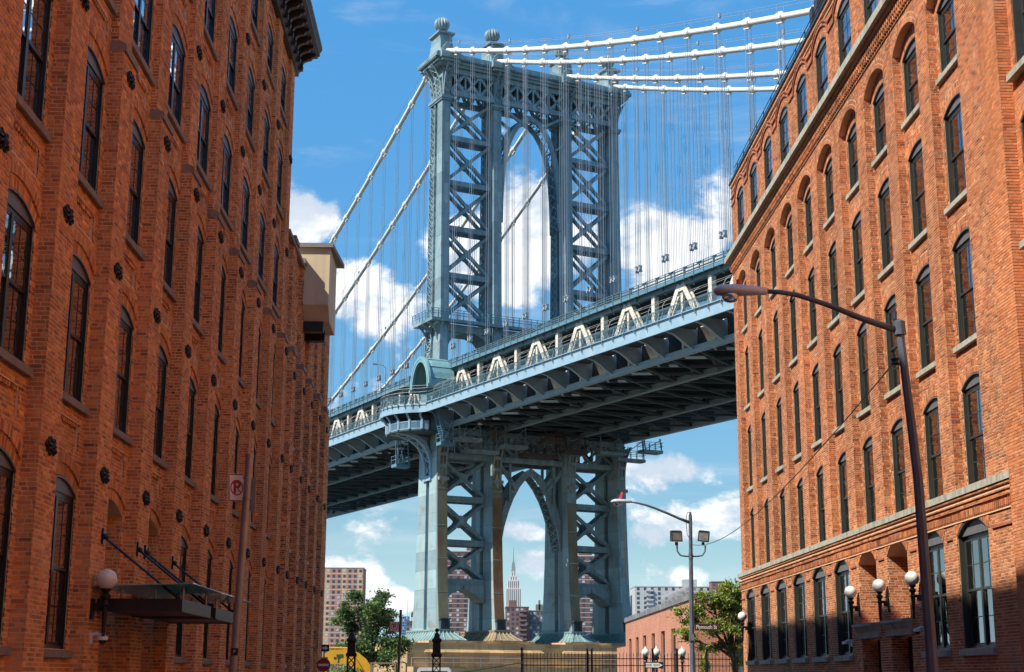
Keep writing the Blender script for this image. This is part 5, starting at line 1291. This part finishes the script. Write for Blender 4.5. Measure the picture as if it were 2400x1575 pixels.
def globe_lamp(loc, side, label):
    """opal globe on an iron wall bracket; side +1: sticks out towards +x"""
    T = empty('globe_lamp', label, 'lamp', loc, group='opal globe lamps on the walls'); s = side; o = .24
    MB().sphere((s*o, 0, .53), .18, 24, 16).build('globe', M_opal, T, smooth=True)
    b = MB(); b.box(min(0, s*.05), max(0, s*.05), -.07, .07, -.16, .2); b.box(min(s*.05, s*(o-.04)), max(s*.05, s*(o-.04)), -.03, .03, .06, .13); b.box(min(s*.05, s*.14), max(s*.05, s*.14), -.03, .03, -.02, .06); b.build('wall_bracket', M_iron, T)
    MB().lathe([(.012, -.46), (.03, -.44), (.022, -.40), (.035, -.36), (.03, -.30), (.055, .06), (.075, .09), (.05, .13), (.05, .17), (.085, .21), (.09, .25), (.05, .29), (.05, .31), (.085, .34), (.085, .375), (.05, .38)], (s*o, 0, 0), 14).build('stem', M_iron, T, smooth=False)
globe_lamp((-6.65, 26.29, 1.10), 1, 'white globe lamp on an iron bracket by the glass canopy on the left wall')
globe_lamp((11.2, 37.12, 1.90), -1, 'white globe lamp between the near stone doorway hood and the street lamp pole')
globe_lamp((11.2, 40.19, 1.90), -1, 'white globe lamp on the pier between the two stone doorway hoods')
globe_lamp((11.2, 43.28, 1.90), -1, 'white globe lamp just beyond the far doorway hood')
globe_lamp((11.2, 61.0, 1.90), -1, 'white globe lamp at the far corner of the right warehouse')

M_canopy = glass_mat('green_canopy_glass', (.60, .82, .73), 1.6, .0)
def _frost(m):
    N = m.node_tree.nodes; L = m.node_tree.links; o = N['Material Output'] if 'Material Output' in N else [x for x in N if x.bl_idname == 'ShaderNodeOutputMaterial'][0]
    s = o.inputs[0].links[0].from_socket; d = N.new('ShaderNodeBsdfDiffuse'); d.inputs[0].default_value = (.30, .46, .37, 1); t = N.new('ShaderNodeBsdfTranslucent'); t.inputs[0].default_value = (.30, .46, .37, 1)
    a = N.new('ShaderNodeAddShader'); L.new(d.outputs[0], a.inputs[0]); L.new(t.outputs[0], a.inputs[1]); x = N.new('ShaderNodeMixShader'); x.inputs[0].default_value = .42; L.new(s, x.inputs[1]); L.new(a.outputs[0], x.inputs[2]); L.new(x.outputs[0], o.inputs[0])
_frost(M_canopy)
def canopy(y0, y1, label):
    T = empty('entrance_canopy', label, 'canopy', (-6.65, y0, 1.1), group='glass canopies over the entries'); L = y1-y0; X = 1.5
    f = MB(); f.box(0, X, 0, .12, 0, .22); f.box(0, X, L-.12, L, 0, .22); f.box(X-.12, X, .12, L-.12, .002, .218); f.box(0, X-.12, .12, L-.12, .02, .06)
    for k in range(1, 4): f.box(.0, X-.12, L*k/4-.03, L*k/4+.03, .06, .2)
    f.box(X-.03, X+.03, -.03, L+.03, -.012, .0); f.build('steel_frame', mat('dark_steel_frame', (.035, .033, .036), .45, .3, .2, 5), T)
    g = MB(); g.add([(-.02, -.25, .42), (X+.22, -.25, .47), (X+.22, L+.25, .47), (-.02, L+.25, .42), (-.02, -.25, .437), (X+.22, -.25, .487), (X+.22, L+.25, .487), (-.02, L+.25, .437)], [(0,1,2,3),(4,5,6,7),(0,1,5,4),(1,2,6,5),(2,3,7,6),(3,0,4,7)])
    g.build('glass_sheet', M_canopy, T)
    c = MB()
    for y in (.3, L-.3):
        for x in (.35, .95, 1.45): c.cyl((x, y, .2), (x, y, .43), .02, n=6); c.bar((x-.08, y, .36), (x+.08, y, .43), .015, .015)
    c.build('glass_clamps', M_galv, T)
    for y in (.05, L-.05):
        r = MB(); r.cyl((.03, y, 1.31), (X-.1, y, .24), .022, n=8); r.box(-.0, .04, y-.06, y+.06, 1.18, 1.46); r.sphere((.06, y, 1.31), .055, 8, 6); r.sphere((X-.1, y, .26), .05, 8, 6); r.build('tie_rod', M_black, T)
canopy(26.68, 29.6, 'near steel and green glass canopy hung on rods from the left warehouse')
canopy(30.18, 33.1, 'farther steel and green glass canopy hung on rods behind the near one')

def camera_dome(loc, s, label):
    T = empty('security_camera', label, 'camera', loc, group='wall security cameras'); m = mat('white_plastic', (.7, .7, .68), .4)
    b = MB(); b.box(min(0, s*.04), max(0, s*.04), -.05, .05, -.1, .1); b.tube([(s*.03, 0, .06), (s*.12, 0, .08), (s*.2, 0, .05)], .03, 8); b.lathe([(.05, .05), (.085, .03), (.09, -.03)], (s*.22, 0, 0), 12); b.build('bracket', m, T)
    MB().lathe([(.02, -.10), (.06, -.07), (.075, -.03), (.075, -.02)], (s*.22, 0, 0), 12).build('dome', M_black, T, smooth=True)
camera_dome((-6.65, 26.35, .62), 1, 'small white dome camera below the left globe lamp')
camera_dome((11.2, 37.0, 1.15), -1, 'small white dome camera at the near doorway hood')
camera_dome((11.2, 44.3, 1.0), -1, 'small white camera beside the far doorway')

def cobra(T, p, tip, m):
    """cobra-head luminaire pointing along -x at the arm's end"""
    x, y, z = tip; h = MB(); rings = []
    for a, w, t, b in ((.02, .05, .05, -.05), (.0, .07, .07, -.06), (-.25, .12, .10, -.07), (-.5, .17, .12, -.08), (-.72, .17, .11, -.08), (-.84, .12, .06, -.06), (-.88, .04, .02, -.03)):
        rings.append([(x+a, y+w*math.cos(q), z+(t if math.sin(q) > 0 else -b)*math.sin(q)) for q in [2*math.pi*k/14 for k in range(14)]])
    h.loft(rings); h.build('lamp_head', m, T, smooth=True)
    MB().lathe([(.02, -.20), (.10, -.18), (.15, -.12), (.16, -.06)], (x-.6, y, z), 14).build('lens', M_lens, T, smooth=True)
    MB().cyl((x-.45, y, z+.1), (x-.45, y, z+.2), .05, .045, 8).build('photocell', mat('photocell', (.55, .12, .04), .5), T)
LR = empty('street_lamp', 'tall grey street lamp with a long curved arm in front of the right warehouse', 'street lamp', (7.36, 24, GZ+.12))
o = Vector((7.36, 24, GZ+.12)); w = lambda x, y, z: Vector((x, y, z))-o
q = MB(); q.tube([w(7.36, 24, GZ+.12), w(7.336, 24, 0.400), w(7.280, 24, 3.200), w(7.120, 24, 5.640)], [.11, .097, .082, .068], 8); q.build('pole', M_pole, LR)
q = MB(); q.cyl(w(7.120, 24, 5.616), w(7.108, 24, 5.840), .10, n=10); q.cyl(w(7.108, 24, 5.840), w(7.104, 24, 5.888), .10, .03, 10); q.cyl(w(7.040, 24, 5.888), w(7.040, 24, 6.016), .04, .05, 8); q.build('pole_cap', M_pole, LR)
q = MB(); q.tube([w(7.120, 24, 5.680), w(6.496, 24, 5.888), w(5.928, 24, 6.120), w(5.416, 24, 6.288), w(5.120, 24, 6.336), w(4.800, 24, 6.352)], [.06, .052, .045, .042, .04, .04], 10); q.build('arm', M_pole, LR, smooth=True)
cobra(LR, None, w(4.880, 24, 6.344), M_lamp)
q = MB(); q.lathe([(.05, -.06), (.075, -.04), (.05, 0), (.075, .04), (.05, .06)], w(7.008, 24, 5.160), 12); q.bar(w(7.008, 24, 5.216), w(7.160, 24, 5.216), .02, .02); q.bar(w(7.008, 24, 5.104), w(7.160, 24, 5.104), .02, .02); q.build('insulator', M_black, LR)

ML = empty('street_lamp', 'street lamp with two floodlights at the far corner, carrying a brown street name sign', 'street lamp', (9.3, 64, GZ+.12)); o = Vector((9.3, 64, GZ+.12))
q = MB(); q.tube([w(9.3, 64, GZ+.12), w(9.33, 64, 3), w(9.37, 64, 6.85)], [.12, .10, .075], 8); q.cyl(w(9.37, 64, 6.8), w(9.37, 64, 6.98), .06, .05, 8); q.build('pole', M_pole, ML)
q = MB(); q.tube([w(9.37, 64, 6.52), w(8.9, 64, 6.70), w(8.3, 64, 6.96), w(7.8, 64, 7.16), w(7.4, 64, 7.29), w(7.05, 64, 7.37), w(6.72, 64, 7.42)], [.07, .06, .055, .05, .045, .04, .04], 8); q.build('arm', M_pole, ML, smooth=True)
cobra(ML, None, w(6.8, 64, 7.42), M_lamp)
q = MB(); q.bar(w(6.3, 64, 7.5), w(6.42, 64, 7.82), .09, .09); q.build('orange_tube', mat('orange_sticker', (.75, .16, .05), .5), ML)
q = MB(); q.bar(w(6.34, 63.99, 7.56), w(6.40, 63.99, 7.72), .095, .095); q.build('pink_band', mat('pink_sticker', (.75, .06, .22), .5), ML)
q = MB(); q.tube([w(8.76, 64, 5.58), w(8.77, 64, 5.3), w(8.9, 64, 5.12), w(9.1, 64, 5.08), w(9.65, 64, 5.08), w(9.85, 64, 5.12), w(9.97, 64, 5.3), w(9.99, 64, 5.55)], .035, 8); q.cyl(w(9.35, 64, 4.95), w(9.35, 64, 5.2), .1, n=8); q.build('crossarm', M_pole, ML)
for x, tilt in ((8.74, 0.), (9.93, .12)):
    f = MB(); f.loft([[(-.24, -.16, -.24), (.24, -.16, -.24), (.24, .2, -.2), (-.24, .2, -.2)], [(-.24, -.1, .19), (.24, -.1, .19), (.24, .2, .24), (-.24, .2, .24)], [(-.2, 0, .26), (.2, 0, .26), (.2, .2, .27), (-.2, .2, .27)]])
    f.box(-.06, .06, -.05, .05, -.38, -.24); p = f.build('floodlight', M_black, ML, loc=tuple(w(x, 64, 5.93))); p.rotation_euler = (0, tilt, .1 if tilt == 0 else -.2)
    MB().add([(-.2, -.166, -.19), (.2, -.166, -.19), (.2, -.12, .15), (-.2, -.12, .15)], [(0, 1, 2, 3)]).build('lens', mat('floodlight_glass', (.16, .15, .12), .15, 0, .4, 6), p)
q = MB(); q.tube([w(9.37, 63.9, 6.97), w(9.22, 63.9, 6.95), w(9.16, 63.9, 6.6), w(9.2, 63.9, 6.0), w(9.3, 63.9, 5.85)], .014, 5); q.build('conduit', M_black, ML)
M_brown = mat('brown_sign', (.062, .022, .016), .5); M_white = mat('white_sign_paint', (.78, .77, .73), .5); M_blackp = mat('black_sign_paint', (.012, .012, .012), .5); M_red = mat('red_sign_paint', (.32, .025, .03), .5)
sg = MB(); sg.box(.12, 1.14, -.12, -.10, 3.52, 3.80); so_ = sg.build('name_sign', M_brown, ML); text('Plymouth St', .235, M_white, so_, (.63, -.124, 3.66), sx=.78)
MB().box(-.12, .08, -.14, -.09, 3.1, 3.35).build('sign_clamp', M_galv, ML)
pts = []
for k in range(25):
    s = k/24; pts.append((9.33+(7.01-9.33)*s, 64+(24-64)*s, 5.6+(5.16-5.6)*s-1.0*4*s*(1-s)*(1-.35*s)))
thing(MB().tube(pts, .012, 5), 'overhead_wire', M_black, 'thin black wire sagging between the two street lamps', 'wire')

def no_parking(T, c, w_, h_, ry, rz, bolt=True):
    s = empty('no_parking_sign', parent=T, loc=c, rz=rz); s.rotation_euler = (0, ry, rz)
    MB().box(-w_/2, w_/2, -.003, .003, -h_/2, h_/2).build('plate', M_white, s)
    g = MB()
    for a in (-1, 1): g.box(a*w_*.46-.004, a*w_*.46+.004, -.006, -.0035, -h_*.47, h_*.47); g.box(-w_*.46+.005, w_*.46-.005, -.006, -.0035, a*h_*.47-.004, a*h_*.47+.004)
    r0 = w_*.38; n = 32; 
    ring = [[(r0*math.cos(2*math.pi*k/n)*q, y, r0*math.sin(2*math.pi*k/n)*q*1.05) for q, y in ((1, -.006), (.86, -.006), (.86, -.0035), (1, -.0035))] for k in range(n+1)]
    g.loft(ring); g.bar((-r0*.62, -.0062, r0*.66), (r0*.62, -.0062, -r0*.66), .014*w_/.3, .002, (0, 1, 0))
    g.build('red_ring', M_red, s); text('P', h_*.62, M_red, s, (0, -.0055, 0), bold=.004)
S1 = empty('sign_pole', 'tall galvanised pole with a red no parking sign before the left warehouse', 'sign', (-1.97, 12.5, GZ+.0))
q = MB(); q.tube([(0, 0, 0), (0, 0, 1.7), (.06, 0, 3.52)], .032, 16); q.cyl((.06, 0, 3.50), (.06, 0, 3.53), .036, n=16); q.build('pole', M_galv, S1, smooth=False)
no_parking(S1, (-.045, .036, 3.25), .165, .235, -.06, .72)
q = MB(); q.box(.05, .12, .02, .03, 3.05, 3.33); q.build('back_sign', M_galv, S1); q = MB()
for z in (3.15, 3.32): q.cyl((.05, 0, z), (.05, 0, z+.012), .04, n=12)
q.build('band_clamp', M_galv, S1); MB().box(-.02, .04, -.036, -.033, 1.86, 1.92).build('sticker', M_blackp, S1)
text('P', .035, M_white, S1, (.01, -.0375, 1.89), name='sticker_mark')
S2 = empty('sign_pole', 'dark pole with a small no parking sign between the tree and the bridge foot', 'sign', (-1.99, 40, GZ))
q = MB(); q.tube([(0, 0, 0), (.06, 0, 3.42)], .035, 8); q.build('pole', M_pole, S2); no_parking(S2, (-.10, -.05, 2.98), .24, .26, 0, .1)

# ornate cast-iron posts
def iron_post(loc, label):
    T = empty('iron_post', label, 'post', loc, group='black cast-iron posts')
    def sq(prof, mb):
        mb.loft([[(-a, -a, z), (a, -a, z), (a, a, z), (-a, a, z)] for a, z in prof])
    b = MB(); sq([(.16, 0), (.16, .5), (.13, .55), (.13, .6)], b); sq([(.125, 2.22), (.145, 2.24), (.145, 2.30), (.115, 2.33), (.11, 2.36), (.105, 2.62), (.135, 2.64), (.135, 2.70), (.09, 2.74), (.07, 2.80), (.06, 2.86), (.035, 2.87), (.03, 2.90)], b); b.sphere((0, 0, 2.95), .055, 10, 8); b.build('cap', M_iron, T)
    c = MB()
    for x, y in ((-1, -1), (1, -1), (1, 1), (-1, 1)): c.box(x*.10-.018, x*.10+.018, y*.10-.018, y*.10+.018, .6, 2.24)
    z = .62
    while z < 2.15:
        for s in (-1, 1):
            for t in (0, 1):
                f = (lambda a, b_: (a, s*.1, b_)) if t == 0 else (lambda a, b_: (s*.1, a, b_))
                c.bar(f(-.09, z), f(.09, z+.2), .018, .018); c.bar(f(.09, z), f(-.09, z+.2), .018, .018); c.bar(f(-.09, z), f(.09, z), .014, .014)
        z += .2
    c.build('lattice_shaft', M_iron, T)
iron_post((-3.37, 42, GZ), 'black cast-iron lattice post in front of the yellow digger'); iron_post((-1.01, 42, GZ), 'black cast-iron lattice post in front of the stone pier')

def fence():
    T = empty('iron_fence', 'black spear-topped iron fence across the end of the street', 'fence', (2.2, 68, GZ)); L = 11.6; H = 2.75
    pk = MB(); pk.cyl((0, 0, .1), (0, 0, H-.1), .013, n=6); pk.cyl((0, 0, H-.1), (0, 0, H+.05), .022, .002, 6); pm = pk.mesh('picket', M_black)
    n = int(L/.155)
    for k in range(n): put('picket', pm, T, loc=(k*.155+.07, 0, 0))
    r = MB()
    for z in (.25, H-.55, H-.25): r.box(0, L, -.02, .02, z-.02, z+.02)
    r.build('rail', M_black, T)
    po = MB(); po.box(-.045, .045, -.045, .045, 0, H+.12); po.sphere((0, 0, H+.17), .06, 8, 6); pom = po.mesh('fence_post', M_black)
    for x in (0, 2.95, 3.15, 5.9, 7.0, 8.35, 11.6): put('fence_post', pom, T, loc=(x, 0, 0))
fence()
thing(MB().tube([(-1.6, 66.5, .05), (.2, 67, .28), (2.2, 67.9, .62)], .03, 4), 'caution_tape', mat('yellow_tape', (.65, .55, .12), .5), 'yellow tape stretched up to the fence post', 'tape')
ow = empty('one_way_sign', 'black and white one way sign with arrow on the fence', 'sign', (8.12, 67.7, .52))
MB().box(-.42, .42, -.01, .01, -.14, .14).build('plate', M_blackp, ow); a = MB(); a.prism([(-.37, -.10), (.16, -.10), (.16, -.12), (.39, 0), (.16, .12), (.16, .10), (-.37, .10)], lambda x, z, d: (x, d, z), -.014, -.011); a.build('arrow', M_white, ow)
text('ONE  WAY', .13, M_blackp, ow, (-.06, -.016, 0))
MB().cyl((0, .05, -2.2), (0, .05, .2), .03, n=8).build('post', M_pole, ow)
ar = empty('one_way_sign', 'small black one way sign with a white arrow at the left wall end', 'sign', (-5.90, 60.5, 1.08)); MB().box(-.16, .16, -.01, .01, -.13, .13).build('plate', M_blackp, ar); a = MB(); a.prism([(-.12, -.04), (.0, -.04), (.0, -.09), (.13, 0), (.0, .09), (.0, .04), (-.12, .04)], lambda x, z, d: (x, d, z), -.014, -.011); a.build('arrow', M_white, ar)
MB().cyl((-.05, .05, -2.78), (-.05, .05, .15), .03, n=8).build('post', M_galv, ar)
dn = empty('do_not_enter_sign', 'red round sign with a white bar at the foot of the left wall', 'sign', (-5.93, 60.3, .42)); MB().cyl((0, 0, 0), (0, .02, 0), .27, n=28).build('plate', M_red, dn); MB().box(-.2, .2, -.012, -.004, -.045, .045).build('bar', M_white, dn)
MB().cyl((0, .05, -2.12), (0, .05, .2), .03, n=8).build('post', M_galv, dn)
for x, y, l in ((7.95, 69.5, 'pale acorn street lamp partly hidden behind a fence post'), (8.42, 69.2, 'pale acorn street lamp above the one way sign'), (9.62, 69.3, 'pale acorn street lamp beside the lamp pole with floodlights')):
    T = empty('acorn_lamp', l, 'lamp', (x, y, GZ), group='acorn lamps behind the fence')
    MB().lathe([(.08, 2.62), (.155, 2.70), (.185, 2.80), (.155, 2.91), (.08, 2.97), (.04, 3.01), (.045, 3.03), (.015, 3.08)], n=14).build('globe', M_opal, T, smooth=True)
    MB().lathe([(.14, 0), (.12, .3), (.06, .4), (.05, 2.3), (.09, 2.4), (.06, 2.45), (.12, 2.55), (.12, 2.62)], n=12).build('post', M_black, T)

def excavator():
    M_yel = mat('yellow_machine_paint', (.62, .33, .02), .45, 0, .12, 3, .1, 20, streak=((.3, .17, .03), .3, 4)); k = 92/62
    T = empty('excavator', 'yellow digger with a raised curved arm behind the left iron post', 'excavator', (-7.1, 92, GZ)); X = 7.1; Z = -GZ
    def P(x, z): return (x*k+X, z*k+Z)
    top = [(-6.9, .55), (-6.16, .80), (-5.85, 1.02), (-5.15, 1.08), (-4.67, .92), (-4.35, .66), (-4.17, .40), (-4.12, .0), (-4.2, -.5)]; bot = [(-4.5, -.5), (-4.55, -.05), (-4.75, .25), (-5.0, .42), (-5.3, .47), (-5.88, .47), (-6.16, .42), (-6.9, .25)]
    MB().prism([P(*p) for p in top+bot], lambda a, z, d: (a, d, z), -.22, .22).build('boom', M_yel, T)
    MB().prism([P(*p) for p in [(-6.2, .74), (-5.92, .74), (-6.02, .52), (-6.2, .50)]], lambda a, z, d: (a, d, z), -.235, -.222).build('black_decal', M_blackp, T)
    g = MB(); r = random.Random(2)
    for _ in range(14):
        cx, cz = -5.48+r.uniform(-.16, .16), .74+r.uniform(-.04, .09)
        g.lathe([(.05, -.004), (.001, .004)], (0, 0, 0), 6) if False else g.prism([P(cx+.06*math.cos(a), cz+.045*math.sin(a)) for a in [q*math.pi/4 for q in range(8)]], lambda a, z, d: (a, d, z), -.2335-_*.0006, -.2225)
    g.prism([P(*p) for p in [(-5.52, .52), (-5.44, .52), (-5.46, .72), (-5.50, .72)]], lambda a, z, d: (a, d, z), -.232, -.2222); g.build('tree_emblem', mat('dark_green_decal', (.03, .07, .02), .6), T)
    c = MB(); c.cyl((*P(-6.0, 1.12)[:1], -.1, P(0, 1.12)[1]), (P(-4.95, 1.10)[0], -.1, P(0, 1.10)[1]), .06, n=8); c.cyl((P(-4.8, .7)[0], -.3, P(0, .7)[1]), (P(-4.35, .0)[0], -.3, P(0, .0)[1]), .05, n=8); c.build('hydraulic_ram', M_yel, T)
    b = MB(); b.box(.9, 3.4, -.6, 1.3, 0, 1.75); b.box(1.35, 2.6, -.6, .9, 1.75, 1.8); b.build('body', M_yel, T)
    b = MB(); b.box(.9, 2.5, -.62, .9, 2.42, 2.5)
    for x, y in ((.97, -.6), (2.42, -.6), (.97, .85), (2.42, .85)): b.box(x-.05, x+.05, y-.05, y+.05, 1.7, 2.44)
    b.build('cab', mat('cab_roof', (.22, .16, .10), .7), T)
    b = MB(); b.tube([P(-3.05, -.3)+(0,) if False else (P(-3.05, 0)[0], 0, P(0, .1)[1]), (P(-3.05, 0)[0], 0, P(0, .5)[1]), (P(-2.9, 0)[0], 0, P(0, .58)[1]), (P(-2.72, 0)[0], 0, P(0, .5)[1]), (P(-2.72, 0)[0], 0, P(0, .1)[1])], .045, 6); b.build('roll_bar', M_black, T)
    for s in (-.7, 1.4): MB().box(.3, 3.8, s-.2, s+.2, 0, .7).build('track', M_blackp, T)
excavator()
def van():
    T = empty('white_van', 'white van roof just showing left of the second iron post', 'van', (-1.9, 76, GZ)); m = mat('white_van_paint', (.62, .64, .65), .35)
    b = MB(); b.loft([[(-.9*a, -2.0, z), (.9*a, -2.0, z), (.9*a, 2.4, z), (-.9*a, 2.4, z)] for z, a in ((.35, 1), (1.2, 1), (2.0, .9), (2.12, .8))]); b.build('body', m, T)
    MB().add([(-.72, -2.01, 1.35), (.72, -2.01, 1.35), (.66, -2.01, 1.95), (-.66, -2.01, 1.95)], [(0, 1, 2, 3)]).build('rear_window', M_win, T)
    for x in (-.8, .8):
        for y in (-1.3, 1.6): w_ = MB(); w_.cyl((x-.1, y, .34), (x+.1, y, .34), .34, n=16); w_.build('wheel', M_blackp, T)
van()
